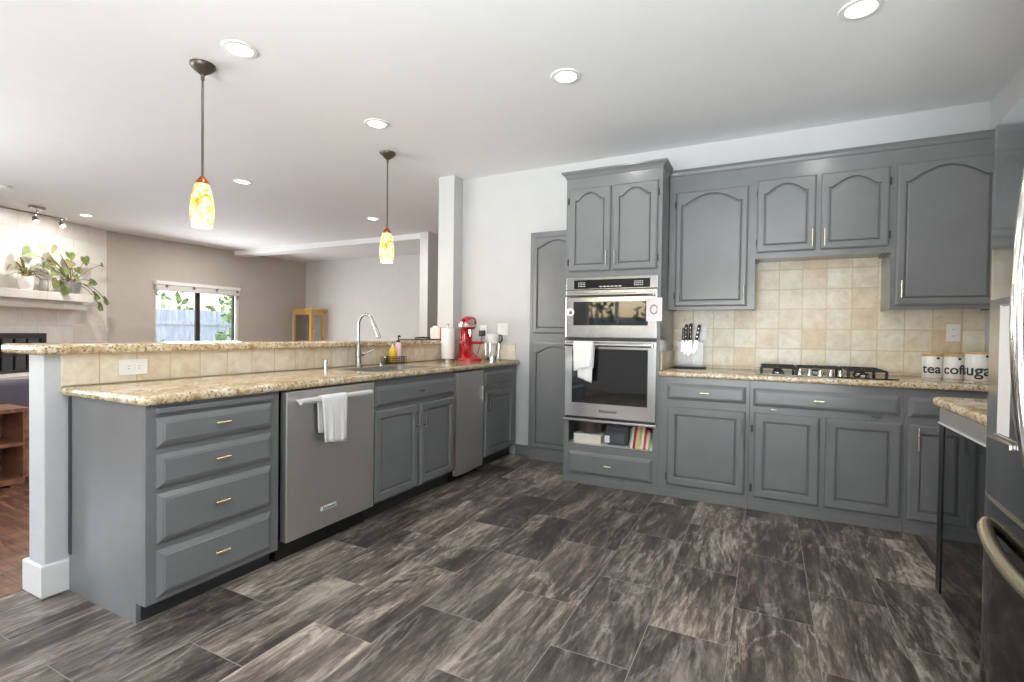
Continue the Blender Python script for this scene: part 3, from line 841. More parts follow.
# soap caddy with two bottles
cd = thing('wire_caddy', 'black wire caddy holding two soap bottles behind the sink', 'caddy', (-2.70, 3.225, 0.914))
mb = MB(); cx, cy = 0.045, 0.085
for z in (0.012, 0.028, 0.045, 0.058):
    mb.tube([(-cx, -cy, z), (cx, -cy, z), (cx, cy, z), (-cx, cy, z), (-cx, -cy, z)], 0.0025, 6)
for i in range(9):
    y = -cy+2*cy*i/8
    for x in (-cx, cx): mb.tube([(x, y, 0.0), (x, y, 0.058)], 0.0018, 6)
for i in range(4):
    x = -cx+2*cx*i/3
    mb.tube([(x, -cy, 0.010), (x, cy, 0.010)], 0.0018, 6)
    for y in (-cy, cy): mb.tube([(x, y, 0.0), (x, y, 0.058)], 0.0018, 6)
obj('wire_frame', mb, M['black'], cd)
b1 = thing('soap_bottle', 'yellow dish soap bottle in the wire caddy', 'bottle', (-2.70, 3.19, 0.927))
obj('body', MB().lathe([(0.024, 0.0), (0.029, 0.006), (0.030, 0.085), (0.026, 0.105), (0.014, 0.120)], n=22), M['yellow'], b1, smooth=True)
obj('cap', MB().lathe([(0.012, 0.1205), (0.012, 0.133), (0.007, 0.137), (0.006, 0.146)], n=16), M['white_plastic'], b1, smooth=True)
b2 = thing('pump_bottle', 'pale pink pump bottle with a black top in the wire caddy', 'bottle', (-2.70, 3.262, 0.927))
obj('body', MB().lathe([(0.024, 0.0), (0.028, 0.006), (0.028, 0.13), (0.024, 0.15), (0.012, 0.16)], n=22), M['pink'], b2, smooth=True)
obj('pump', MB().lathe([(0.014, 0.1605), (0.014, 0.178), (0.005, 0.180), (0.005, 0.205)], n=14).tube([(0, 0, 0.206), (0.008, 0, 0.212), (0.022, 0, 0.206)], [0.011, 0.009, 0.005], 10), M['black'], b2, smooth=True)

# paper towel
pt = thing('paper_towel_holder', 'roll of white paper towels upright on a holder left of the red mixer', 'paper towel holder', (-2.674, 3.945, 0.914))
obj('base', MB().lathe([(0.068, 0.0), (0.068, 0.008), (0.064, 0.012), (0.012, 0.013)], n=28), M['nickel'], pt, smooth=True)
obj('post', MB().tube([(0, 0, 0.012), (0, 0, 0.325)], 0.006, 12).ball((0, 0, 0.333), 0.011, 0.011, 0.011), M['nickel'], pt, smooth=True)
obj('roll', MB().lathe([(0.02, 0.0145), (0.063, 0.0145), (0.0635, 0.15), (0.063, 0.300), (0.02, 0.300), (0.02, 0.0145)], n=36, cap0=False, cap1=False), M['paper'], pt, smooth=True)

# red bowl-lift stand mixer
mx_ = thing('stand_mixer', 'glossy red stand mixer with a chrome band on the granite', 'mixer', (-2.50, 4.02, 0.914), math.radians(-40))
def rrect(cx, cy, z, hx, hy, r, n=6):
    out = []
    for sx, sy, a0 in ((1, 1, 0), (-1, 1, 90), (-1, -1, 180), (1, -1, 270)):
        for k in range(n+1):
            a = math.radians(a0+90*k/n)
            out.append(Vector((cx+sx*(hx-r)+r*math.cos(a), cy+sy*(hy-r)+r*math.sin(a), z)))
    return out
L = [rrect(0.03, 0, 0.0, 0.150, 0.098, 0.07), rrect(0.03, 0, 0.020, 0.150, 0.098, 0.07), rrect(0.02, 0, 0.034, 0.138, 0.088, 0.065),
     rrect(-0.03, 0, 0.050, 0.095, 0.070, 0.055), rrect(-0.062, 0, 0.085, 0.068, 0.064, 0.05), rrect(-0.07, 0, 0.16, 0.060, 0.060, 0.045),
     rrect(-0.07, 0, 0.24, 0.056, 0.056, 0.044), rrect(-0.065, 0, 0.295, 0.06, 0.058, 0.045)]
obj('stand', MB().loops(L), M['red'], mx_, smooth=True, angle=70)
hd = []
HX = [(-0.150, 0.036, 0.318, 0.378), (-0.142, 0.050, 0.300, 0.392), (-0.11, 0.064, 0.288, 0.406), (-0.04, 0.070, 0.284, 0.414), (0.02, 0.069, 0.284, 0.414), (0.06, 0.062, 0.288, 0.408), (0.082, 0.052, 0.298, 0.396), (0.092, 0.038, 0.312, 0.382)]
def sq(v, e=0.72): return math.copysign(abs(v)**e, v)
for x, w, h0, h1 in HX:
    zc = (h0+h1)/2; hh = (h1-h0)/2
    hd.append([Vector((x, w*sq(math.cos(2*PI*k/28)), zc+hh*sq(math.sin(2*PI*k/28)))) for k in range(28)])
obj('head', MB().loops(hd), M['red'], mx_, smooth=True, angle=70)
ro = [(x, w+0.0035) for x, w, a, b in HX[1:-1]]
ol = [(HX[0][0]-0.004, 0)]+ro+[(HX[-1][0]+0.006, 0.030), (HX[-1][0]+0.006, -0.030)]+[(x, -w) for x, w in reversed(ro)]
obj('chrome_band', MB().loops([[Vector((x, y, z)) for x, y in ol] for z in (0.312, 0.314, 0.336, 0.338)]), M['chrome'], mx_)
obj('hub_cover', MB().tube([(0.091, 0, 0.362), (0.110, 0, 0.362)], [0.027, 0.024], 20), M['chrome'], mx_, smooth=True)
obj('speed_knob', MB().tube([(0.06, -0.060, 0.372), (0.063, -0.080, 0.376)], 0.012, 14), M['black'], mx_, smooth=True)
obj('beater_shaft', MB().tube([(0.06, 0, 0.288), (0.06, 0, 0.25)], 0.017, 16).tube([(0.06, 0, 0.25), (0.06, 0, 0.225)], 0.007, 10), M['chrome'], mx_, smooth=True)
arm = MB()
for sy in (-1, 1):
    arm.tube([(-0.03, sy*0.046, 0.165), (0.04, sy*0.085, 0.165), (0.12, sy*0.098, 0.168), (0.165, sy*0.088, 0.170)], [0.015, 0.014, 0.014, 0.012], 12)
obj('bowl_arms', arm, M['red'], mx_, smooth=True)

# white food processor like appliance
fp_ = thing('coffee_grinder', 'white and clear countertop appliance beside the red mixer', 'small appliance', (-2.385, 4.275, 0.914))
obj('base', MB().lathe([(0.062, 0.0), (0.062, 0.012), (0.058, 0.032), (0.03, 0.036)], n=28), M['chrome'], fp_, smooth=True)
obj('jar', MB().lathe([(0.034, 0.0365), (0.034, 0.045), (0.038, 0.135), (0.045, 0.150)], n=28), M['white_plastic'], fp_, smooth=True)
obj('hopper', MB().lathe([(0.046, 0.1505), (0.066, 0.158), (0.070, 0.225), (0.069, 0.236), (0.060, 0.250), (0.03, 0.254)], n=30), M['white_plastic'], fp_, smooth=True)
obj('handle', MB().tube([(0.066, 0.02, 0.24), (0.088, 0.028, 0.236), (0.092, 0.030, 0.19), (0.070, 0.022, 0.165)], 0.008, 10), M['black'], fp_, smooth=True)
for a in (0.3, 1.8, 3.4, 4.9):
    obj('stand_rod', MB().tube([(0.062*math.cos(a), 0.062*math.sin(a), 0.004), (0.066*math.cos(a), 0.066*math.sin(a), 0.155)], 0.003, 8), M['chrome'], fp_, smooth=True)

def outlet(name, label, cat, loc, rotz, w, h, kind='duplex', cols=1):
    """wall plate; local x = right along the wall, front faces local -y"""
    o = thing(name, label, cat, loc, rotz)
    obj('plate', MB().box(-w/2, w/2, -0.007, -0.0005, -h/2, h/2, 0.003), M['white_plastic'], o)
    horizontal = w > h and kind == 'duplex'
    if kind == 'duplex':
        for s in (-1, 1):
            cx_, cz_ = (s*0.022, 0) if horizontal else (0, s*0.022)
            rc = obj('receptacle', MB().box(cx_-0.015, cx_+0.015, -0.0095, -0.0068, cz_-0.015, cz_+0.015, 0.004), M['white_plastic'], o)
            sl = MB()
            for q in (-0.006, 0.006):
                if horizontal: sl.box(cx_-0.004, cx_+0.004, -0.0102, -0.0094, q-0.001, q+0.001)
                else: sl.box(q-0.001, q+0.001, -0.0102, -0.0094, cz_-0.002, cz_+0.006)
            obj('slot', sl, M['black'], rc)
    else:
        for k in range(cols):
            cx_ = (k-(cols-1)/2)*0.046
            obj('rocker', MB().box(cx_-0.016, cx_+0.016, -0.011, -0.0068, -0.033, 0.033, 0.003), M['white_plastic'], o)
    return o
outlet('wall_outlet', 'horizontal white double outlet in the bar backsplash tile', 'outlet', (-2.7645, 1.356, 0.985), R90, 0.125, 0.075)
outlet('wall_outlet', 'white outlet on the tiled wall above the canisters', 'outlet', (1.112*0.9995, YB-0.0105, 1.213), 0, 0.075, 0.118)
outlet('wall_outlet', 'white outlet on the tiled wall behind the knife block', 'outlet', (-0.475, YB-0.0105, 1.19), 0, 0.07, 0.115)
o_ = outlet('wall_outlet', 'white outlet with a black charger on the wall behind the red mixer', 'outlet', (-2.535, YB-0.0005, 1.19), 0, 0.075, 0.118)
outlet('light_switch', 'white double rocker switch plate on the wall right of the red mixer', 'light switch', (-2.318, YB-0.0005, 1.21), 0, 0.115, 0.118, 'rocker', 2)
outlet('light_switch', 'small white switch plate on the far living room wall', 'light switch', (-7.474, YF-0.0005, 1.37), 0, 0.09, 0.14, 'rocker', 1)
pc = thing('plug_charger', 'black charger plugged into the outlet behind the red mixer', 'charger', (-2.535, YB-0.0115, 1.168))
obj('body', MB().box(-0.028, 0.028, -0.045, 0.0, -0.03, 0.03, 0.006), M['black'], pc)
obj('cord', MB().tube([(0, -0.03, -0.03), (0.0, -0.04, -0.07), (-0.01, -0.05, -0.13), (-0.03, -0.05, -0.19), (-0.05, -0.05, -0.236)], 0.003, 8), M['black'], pc, smooth=True)

# things on the bar
tr = thing('cutting_board', 'thin black board lying flat on the granite bar by the column', 'board', (-2.90, 3.86, 1.099))
obj('board', MB().box(-0.09, 0.10, -0.24, 0.24, 0.0005, 0.010, 0.003), M['black'], tr)
obj('handle', MB().tube([(-0.02, -0.10, 0.018), (0.0, 0.0, 0.024), (0.01, 0.10, 0.018)], [0.006, 0.009, 0.006], 10), M['iron'], tr, smooth=True)
wb_ = thing('white_box', 'small white box standing at the far end of the granite bar', 'box', (-2.93, 4.115, 1.099))
obj('body', MB().box(-0.05, 0.075, -0.035, 0.035, 0.0005, 0.118, 0.004), plain('cream_carton', (222, 212, 202), rough=0.6), wb_)
obj('lid', MB().box(-0.028, 0.03, -0.025, 0.025, 0.1185, 0.136, 0.006), M['ceramic'], wb_)
obj('red_strip', MB().box(0.064, 0.077, -0.037, 0.0372, 0.0, 0.121, 0.002), plain('coral_red_card', (206, 96, 84), rough=0.6), wb_)

# ------------------------------------------------------------------ back wall run (front faces -Y)
BY = 3.773
# pantry
pn = thing('pantry_cabinet', 'narrow grey two-door pantry left of the oven tower', 'cabinet', (-1.982, 4.268, 0))
obj('face_frame', MB().box(0.0, 0.528, 0.0, 0.10, 0.0, 2.109, 0.002), M['paint'], pn)
for nm, z0, z1 in (('upper_door', 1.175, 2.06), ('lower_door', 0.115, 1.095)):
    d = door('door', 0.03, 0.50, z0, z1, pn, arch=0.06, stile=0.045, top=0.036, sh=0.9, pw=0.5)
obj('base_trim', MB().box(-0.001, 0.529, -0.008, -0.0005, 0.0, 0.095, 0.002), M['paint'], pn)

# oven tower
TX = -1.441; TW = 0.741
tw = thing('oven_tower_cabinet', 'tall grey cabinet tower holding the built-in double oven', 'cabinet', (TX, BY, 0))
TD = 0.594
for s, x in ((0, 0.0), (1, TW-0.02)):
    obj('side_panel', MB().box(x, x+0.02, 0.0195, TD, 0.0, 2.40, 0.001), M['paint'], tw)
obj('back_panel', MB().box(0.02, TW-0.02, TD-0.014, TD-0.002, 0.0, 2.40), M['paint'], tw)
ff = MB()
ff.box(0, 0.042, 0, 0.0193, 0, 2.40).box(TW-0.042, TW, 0, 0.0193, 0, 2.40)
ff.box(0.042, TW-0.042, 0, 0.0193, 1.612, 2.40).box(0.042, TW-0.042, 0, 0.0193, 0.492, 0.512).box(0.042, TW-0.042, 0, 0.0193, 0.0, 0.308)
obj('face_frame', ff, M['paint'], tw)
obj('niche_floor', MB().box(0.02, TW-0.02, 0.0195, TD-0.015, 0.291, 0.308), M['trim'], tw)
obj('niche_ceiling', MB().box(0.02, TW-0.02, 0.0195, TD-0.015, 0.494, 0.508), M['paint'], tw)
obj('base_strip', MB().box(-0.002, TW+0.002, -0.006, -0.0005, 0.0, 0.050, 0.002), M['paint'], tw)
for a0, a1, hx in ((0.030, 0.362, 0.338), (0.378, 0.712, 0.402)):
    d = door('door', a0, a1, 1.662, 2.308, tw, arch=0.055, stile=0.048, top=0.036, sh=0.86, pw=0.52)
    bar_pull(d, hx, 1.70, 1.815, mat=M['nickel'])
hinges(tw, 0.018, (1.74, 2.22)); hinges(tw, TW-0.026, (1.74, 2.22))
d = drawer_front('drawer', 0.045, 0.700, 0.078, 0.254, tw); t_knob(d, 0.372, 0.168, w=0.055)
def crown(x0, x1, y0, ends, z0=2.392, z1=2.445, p=0.045, back=0.3):
    """stepped crown moulding along the front (and optionally returning along both ends)"""
    prof = [(0.0, z0), (0.006, z0+0.002), (0.010, z0+0.012), (p*0.55, z0+0.026), (p*0.85, z0+0.036), (p, z0+0.040), (p, z1), (0.0, z1)]
    mb = MB()
    path = []
    if ends[0]: path.append(((x0, y0+(back[0] if isinstance(back, tuple) else back)), (-1, 0)))
    path.append(((x0, y0), (-1 if ends[0] else 0, -1)))
    path.append(((x1, y0), (1 if ends[1] else 0, -1)))
    if ends[1]: path.append(((x1, y0+(back[1] if isinstance(back, tuple) else back)), (1, 0)))
    L = [[Vector((c[0]+d_[0]*o, c[1]+d_[1]*o, z)) for o, z in prof] for c, d_ in path]
    mb.loops(L)
    return mb
obj('crown', crown(0, TW, 0, (True, True), z0=2.395, z1=2.447, p=0.036, back=(TD, 0.22)), M['paint'], tw)
obj('roof_panel', MB().box(0.0, TW, 0.0, TD, 2.4005, 2.43), M['paint'], tw)

ov = thing('wall_oven', 'stainless built-in double oven with microwave above', 'oven', (TX, BY, 0))
o0, o1 = 0.014, 0.722
obj('housing', MB().box(0.044, TW-0.044, 0.0, 0.55, 0.514, 1.606), M['black'], ov)
cp = obj('control_panel', MB().box(o0, o1, -0.022, -0.0005, 1.518, 1.612, 0.004), M['steel'], ov)
obj('display', MB().box(o0+0.065, o1-0.055, -0.0245, -0.0221, 1.526, 1.594, 0.001), M['black_glass'], cp)
ic = MB()
for i in range(3):
    for j in range(5):
        ic.box(o0+0.10+j*0.012, o0+0.107+j*0.012, -0.0252, -0.0246, 1.542+i*0.014, 1.547+i*0.014)
        ic.box(o1-0.17+j*0.014, o1-0.163+j*0.014, -0.0252, -0.0246, 1.542+i*0.014, 1.547+i*0.014)
for j in range(6): ic.box(o0+0.27+j*0.03, o0+0.29+j*0.03, -0.0252, -0.0246, 1.537, 1.543)
obj('button_marks', ic, M['badge'], cp)
# microwave door
md = obj('microwave_door', MB().box(o0, o1, -0.030, -0.0005, 1.146, 1.514, 0.006), M['steel'], ov)
obj('window', MB().box(o0+0.065, o1-0.065, -0.0325, -0.0301, 1.242, 1.425, 0.002), M['oven_glass'], md)
hm = MB().tube([(o0+0.02, -0.075, 1.474), (o1-0.02, -0.075, 1.474)], 0.013, 16)
for x in (o0+0.05, o1-0.05): hm.tube([(x, -0.03, 1.474), (x, -0.073, 1.474)], 0.009, 12)
obj('handle', hm, M['steel'], md, smooth=True)
obj('vent_strip', MB().box(o0+0.004, o1-0.004, -0.006, -0.0005, 1.126, 1.144), M['black'], ov)
od = obj('oven_door', MB().box(o0, o1, -0.034, -0.0005, 0.530, 1.123, 0.006), M['steel'], ov)
obj('window', MB().box(o0+0.062, o1-0.060, -0.0365, -0.0341, 0.640, 1.062, 0.003), M['oven_glass'], od)
hm = MB().tube([(o0+0.02, -0.082, 1.094), (o1-0.02, -0.082, 1.094)], 0.014, 16)
for x in (o0+0.05, o1-0.05): hm.tube([(x, -0.034, 1.094), (x, -0.080, 1.094)], 0.010, 12)
obj('handle', hm, M['steel'], od, smooth=True)
tb = text_bm('KitchenAid', 0.030, 0.0006, 0.0006)
tb.xform(Matrix.Translation(((o0+o1)/2, -0.0348, 0.585)) @ Matrix.Rotation(PI/2, 4, 'X'))
obj('badge_lettering', tb, M['lettering'], od, recalc=False)
obj('bottom_trim', MB().box(o0-0.012, o1+0.006, -0.030, -0.0005, 0.494, 0.514, 0.004), M['steel'], ov)
obj('lower_vent', MB().box(o0+0.004, o1-0.004, -0.008, -0.0005, 0.515, 0.529), M['black'], ov)
tl = drape(0.110, 0.262, -0.082, 1.094, 0.022, 0.185, 0.12, waves=1.2, amp=0.006, slant=0.04)
t2 = drape(0.140, 0.270, -0.082, 1.094, 0.0145, 0.27, 0.16, waves=1.2, amp=0.005, slant=-0.04)
t2m = bpy.data.meshes.new('tmp'); t2.bm.to_mesh(t2m); t2.bm.free(); tl.bm.from_mesh(t2m); bpy.data.meshes.remove(t2m)
cloth_obj('oven_towel', tl, M['cloth'], 'white hand towel folded over the lower oven handle', 'towel', (TX, BY, 0), 0)
pn_ = thing('paper_note', 'pale pink paper note stuck to the right of the microwave', 'note', (TX+0.70, BY, 1.275))
nt_ = MB(); L = []
for i in range(7):
    u = i/6; L.append((u*0.115-0.055, -0.0335-0.012*u*u))
nt_.loops([[Vector((x, y, z)) for x, y in L]+[Vector((x, y+0.0015, z)) for x, y in reversed(L)] for z in (0.0, 0.17)])
obj('sheet', nt_, plain('pink_note_paper', (232, 214, 216), rough=0.8, var=0.06, scale=30), pn_)
ring = MB()
ring.loops([[Vector((0.0+r*math.cos(2*PI*k/20), y, 0.085+r*1.25*math.sin(2*PI*k/20))) for k in range(20)] for r, y in ((0.030, -0.0395), (0.030, -0.0375), (0.020, -0.0375), (0.020, -0.0395), (0.030, -0.0395))], False, False)
obj('printed_ring', ring, plain('faded_grey_print', (158, 148, 150), rough=0.8), pn_)
mg = thing('fridge_magnet', 'small round white magnet on the left edge of the microwave door', 'magnet', (TX+0.055, BY-0.0305, 1.345))
obj('disc', MB().tube([(0, 0, 0), (0, -0.006, 0)], 0.032, 20), M['ceramic'], mg, smooth=True)
obj('picture', MB().tube([(0.004, -0.0061, -0.004), (0.004, -0.0075, -0.004)], 0.014, 14), plain('dark_print', (120, 84, 88), rough=0.5), mg, smooth=True)

# things in the niche under the oven
ZN = 0.3085
wbx = thing('storage_box', 'low white box on the left of the niche under the oven', 'box', (TX+0.178, BY+0.19, ZN))
obj('body', MB().box(-0.115, 0.110, -0.13, 0.13, 0.001, 0.060, 0.004), plain('cream_box_card', (226, 220, 206), rough=0.7, var=0.05), wbx)
obj('lid', MB().box(-0.118, 0.113, -0.133, 0.133, 0.0605, 0.071, 0.004), M['white_plastic'], wbx)
bp_ = thing('bundt_pan', 'dark fluted cake pan sitting on the white box under the oven', 'pan', (TX+0.170, BY+0.19, ZN+0.0715))
L = []
for r, z in ((0.082, 0.0), (0.100, 0.008), (0.118, 0.075), (0.128, 0.105), (0.123, 0.105), (0.110, 0.07), (0.06, 0.02), (0.02, 0.06)):
    L.append([Vector(((r*(1+0.05*math.cos(12*2*PI*k/72)))*math.cos(2*PI*k/72), (r*(1+0.05*math.cos(12*2*PI*k/72)))*math.sin(2*PI*k/72), z)) for k in range(72)])
obj('body', MB().loops(L), plain('dark_nonstick', (104, 94, 86), rough=0.3, metal=0.6, var=0.1), bp_, smooth=True)
bg = thing('camera_bag', 'dark grey padded bag in the middle of the niche under the oven', 'bag', (TX+0.402, BY+0.17, ZN))
L = [rrect(0, 0, 0.001, 0.080, 0.07, 0.03), rrect(0, 0, 0.02, 0.092, 0.082, 0.035), rrect(0, 0, 0.10, 0.096, 0.084, 0.035), rrect(0, 0, 0.135, 0.092, 0.08, 0.035), rrect(0, 0, 0.155, 0.08, 0.06, 0.035)]
obj('body', MB().loops(L), M['bag'], bg, smooth=True)
obj('front_pocket', MB().box(-0.070, 0.075, -0.100, -0.080, 0.02, 0.10, 0.01), M['bag'], bg)
obj('label_patch', MB().box(-0.085, -0.045, -0.106, -0.095, 0.02, 0.075, 0.002), M['white_plastic'], bg)
obj('strap', MB().tube([(-0.09, -0.02, 0.12), (-0.06, -0.06, 0.160), (0.0, -0.07, 0.168), (0.06, -0.06, 0.160), (0.09, -0.02, 0.11)], 0.008, 10), M['black'], bg, smooth=True)
obj('zip', MB().tube([(-0.085, -0.0865, 0.112), (0.0, -0.088, 0.114), (0.085, -0.0865, 0.112)], 0.003, 8), M['black'], bg)
sc_ = obj('striped_cloth', MB(), M['stripe_cloth'])
bm = bmesh.new(); vs = []
for j in range(11):
    v = j/10; row = []
    for i in range(19):
        u = i/18
        x = -0.080+0.19*u+0.012*(1-v)
        z = 0.002+0.165*v*(0.55+0.45*math.sin(PI*min(1, 0.15+u*0.9)))
        y = -0.115+0.10*v+0.012*math.sin(u*13+v*2)+0.008*math.sin(u*27)
        row.append(bm.verts.new((x, y, z)))
    vs.append(row)
for a, b in zip(vs[:-1], vs[1:]):
    for i in range(18): bm.faces.new((a[i], a[i+1], b[i+1], b[i]))
bm.to_mesh(sc_.data); bm.free()
sc_.location = (TX+0.582, BY+0.15, ZN)
sm = sc_.modifiers.new('thickness', 'SOLIDIFY'); sm.thickness = 0.006; sm.offset = 1
sc_.data.polygons.foreach_set('use_smooth', [True]*len(sc_.data.polygons))
tag(sc_, 'bright striped cloth bundle on the right of the niche under the oven', 'cloth')
rc_ = obj('red_cloth', MB().ball((0, 0, 0.085), 0.075, 0.07, 0.075, 3, 0.05), plain('red_fabric', (176, 56, 44), rough=0.9, var=0.15), smooth=True, angle=180)
rc_.location = (TX+0.585, BY+0.30, ZN); tag(rc_, 'rumpled red cloth behind the striped cloth under the oven', 'cloth')

# base cabinets along the back wall
BD = 0.585
def back_base(name, label, x0, w):
    o = thing(name, label, 'cabinet', (x0, BY, 0))
    frame_slab(o, w, 0.0, ZT); carcass(o, w, BD, 0.05, ZT)
    obj('base_strip', MB().box(0.0005, w-0.0005, -0.006, -0.0005, 0.0, 0.052, 0.002), M['paint'], o)
    return o
k1 = back_base('base_cabinet', 'grey base cabinet with one drawer and door beside the oven tower', -0.700, 0.600)
d = drawer_front('drawer', 0.057, 0.578, 0.712, 0.828, k1); t_knob(d, 0.315, 0.772, w=0.055)
d = door('door', 0.063, 0.578, 0.093, 0.660, k1, stile=0.055); bar_pull(d, 0.555, 0.50, 0.61, mat=M['paint'])
hinges(k1, 0.059, (0.15,))
k2 = back_base('base_cabinet', 'wide grey base cabinet with two doors under the gas cooktop', -0.100, 0.845)
d = drawer_front('drawer', 0.020, 0.820, 0.704, 0.824, k2); t_knob(d, 0.40, 0.765, w=0.055)
for a0, a1, hx in ((0.030, 0.410, 0.395), (0.440, 0.830, 0.455)):
    d = door('door', a0, a1, 0.088, 0.660, k2, stile=0.055); bar_pull(d, hx, 0.52, 0.63, mat=M['paint'])
hinges(k2, 0.016, (0.15, 0.55))
obj('stop_peg', MB().box(0.125, 0.165, -0.012, -0.0005, 0.684, 0.692, 0.002).box(0.675, 0.735, -0.012, -0.0005, 0.684, 0.692, 0.002), M['nickel'], k2)
k3 = back_base('base_cabinet', 'grey corner base cabinet with a pull handle below the canisters', 0.745, 0.527)
drawer_front('drawer', 0.018, 0.50, 0.704, 0.822, k3)
d = door('door', 0.018, 0.50, 0.086, 0.660, k3, stile=0.055); bar_pull(d, 0.062, 0.51, 0.645, mat=M['brass'])

bc = obj('back_countertop', MB().prism(round_poly([(-0.699, 3.742, 0), (XR-0.002, 3.742, 0), (XR-0.002, YB-0.012, 0), (-0.699, YB-0.012, 0)], 0), 0.874, 0.914, 0.015, 3), M['granite'], smooth=True, angle=50)
tag(bc, 'speckled tan granite worktop under the tiled back wall', 'countertop')

# upper cabinets
UY = 4.060; UD = 0.30
def upper(name, label, x0, w, z0, z1=2.400, cr=True):
    o = thing(name, label, 'cabinet', (x0, UY, 0))
    obj('face_frame', MB().box(0, w, 0, 0.0193, z0, z1), M['paint'], o)
    t = 0.018
    obj('side_panel', MB().box(0.0005, t, 0.0195, UD-0.002, z0, z1), M['paint'], o)
    obj('side_panel', MB().box(w-t, w-0.0005, 0.0195, UD-0.002, z0, z1), M['paint'], o)
    obj('bottom_panel', MB().box(t, w-t, 0.0195, UD-0.002, z0+0.012, z0+0.03), M['paint'], o)
    obj('top_panel', MB().box(0.0005, w-0.0005, 0.0005, UD-0.002, 2.4005, 2.43), M['paint'], o)
    return o
u1 = upper('upper_cabinet', 'grey single-door wall cabinet above the knife block', -0.697, 0.607, 1.372)
d = door('door', 0.050, 0.556, 1.395, 2.270, u1, arch=0.075, stile=0.038, top=0.026, sh=0.88, pw=0.46); bar_pull(d, 0.535, 1.43, 1.54, mat=M['nickel'])
hinges(u1, 0.045, (1.48, 2.18))
u2 = upper('upper_cabinet', 'short grey double-door wall cabinet above the cooktop', -0.090, 0.797, 1.733)
for a0, a1, hx in ((-0.006, 0.372, 0.352), (0.402, 0.783, 0.424)):
    d = door('door', max(0.006, a0), a1, 1.775, 2.294, u2, arch=0.062, stile=0.046, top=0.038, sh=0.88, pw=0.5); bar_pull(d, hx, 1.80, 1.915)
hinges(u2, 0.0075, (1.85, 2.2)); hinges(u2, 0.790, (1.85, 2.2))
u3 = upper('upper_cabinet', 'large grey single-door wall cabinet in the corner above the canisters', 0.707, 0.560, 1.362)
d = door('door', 0.026, 0.535, 1.385, 2.300, u3, arch=0.085, stile=0.044, top=0.034, sh=0.90, pw=0.48); bar_pull(d, 0.055, 1.435, 1.545)

cm = thing('crown_molding', 'dark grey crown moulding along the top of the wall cabinets', 'moulding', (-0.697, UY, 2.4))
obj('profile', crown(-0.697, 1.262, UY-0.0006, (False, False), z0=2.398, z1=2.443, p=0.022), M['paint'], cm, world=True)

# ------------------------------------------------------------------ cooktop
ck = thing('gas_cooktop', 'black gas cooktop with iron grates set in the back worktop', 'cooktop', (0.30, 4.06, 0.914))
obj('glass_plate', MB().box(-0.365, 0.425, -0.250, 0.235, 0.0005, 0.008, 0.003), M['black_glass'], ck)
def grate(xa, xb, ya, yb):
    mb = MB(); z0, z1 = 0.043, 0.054; w = 0.010
    zz = 0.057
    for y in (ya, yb): mb.box(xa, xb, y-w/2, y+w/2, z0, z1, 0.003)
    for x in (xa, xb): mb.box(x-w/2, x+w/2, ya, yb, z0, z1, 0.003)
    for cx_, cy_ in (((xa+xb)/2, ya+(yb-ya)*0.27), ((xa+xb)/2, ya+(yb-ya)*0.73)):
        mb.box(xa, cx_-0.03, cy_-w/2, cy_+w/2, z1-0.006, zz, 0.003); mb.box(cx_+0.03, xb, cy_-w/2, cy_+w/2, z1-0.006, zz, 0.003)
        mb.box(cx_-w/2, cx_+w/2, cy_+0.03, cy_+0.10, z1-0.006, zz, 0.003); mb.box(cx_-w/2, cx_+w/2, cy_-0.10, cy_-0.03, z1-0.006, zz, 0.003)
    mb.box(xa, xb, (ya+yb)/2-w/2, (ya+yb)/2+w/2, z0, z1, 0.003)
    for x in (xa, xb):
        for y in (ya, yb): mb.box(x-0.008, x+0.008, y-0.008, y+0.008, 0.0085, z0+0.005, 0.003)
    return mb
obj('grate', grate(-0.335, -0.125, -0.215, 0.21), M['iron'], ck)
obj('grate', grate(0.165, 0.365, -0.215, 0.21), M['iron'], ck)
obj('grate', grate(-0.105, 0.145, -0.02, 0.21), M['iron'], ck)
for x, y, r in ((-0.23, -0.10, 0.04), (-0.23, 0.095, 0.032), (0.265, -0.10, 0.032), (0.265, 0.095, 0.04), (0.015, 0.10, 0.048)):
    b_ = obj('burner', MB().lathe([(r, 0.0085), (r*0.95, 0.018), (r*0.5, 0.019)], (x, y, 0), 24), M['nickel'], ck, smooth=True)
    obj('burner_cap', MB().lathe([(r*0.8, 0.0195), (r*0.8, 0.026), (r*0.7, 0.029), (0, 0.030)], (x, y, 0), 24, cap1=False), M['iron'], b_, smooth=True)
for x, y in ((-0.10, -0.145), (-0.045, -0.175), (0.015, -0.19), (0.075, -0.175), (0.13, -0.145)):
    obj('knob', MB().lathe([(0.020, 0.0085), (0.020, 0.012), (0.016, 0.016), (0.0145, 0.038), (0.012, 0.041), (0, 0.0415)], (x, y, 0), 18, cap1=False).box(x-0.003, x+0.003, y-0.016, y+0.004, 0.037, 0.045, 0.001), M['chrome'], ck, smooth=True)

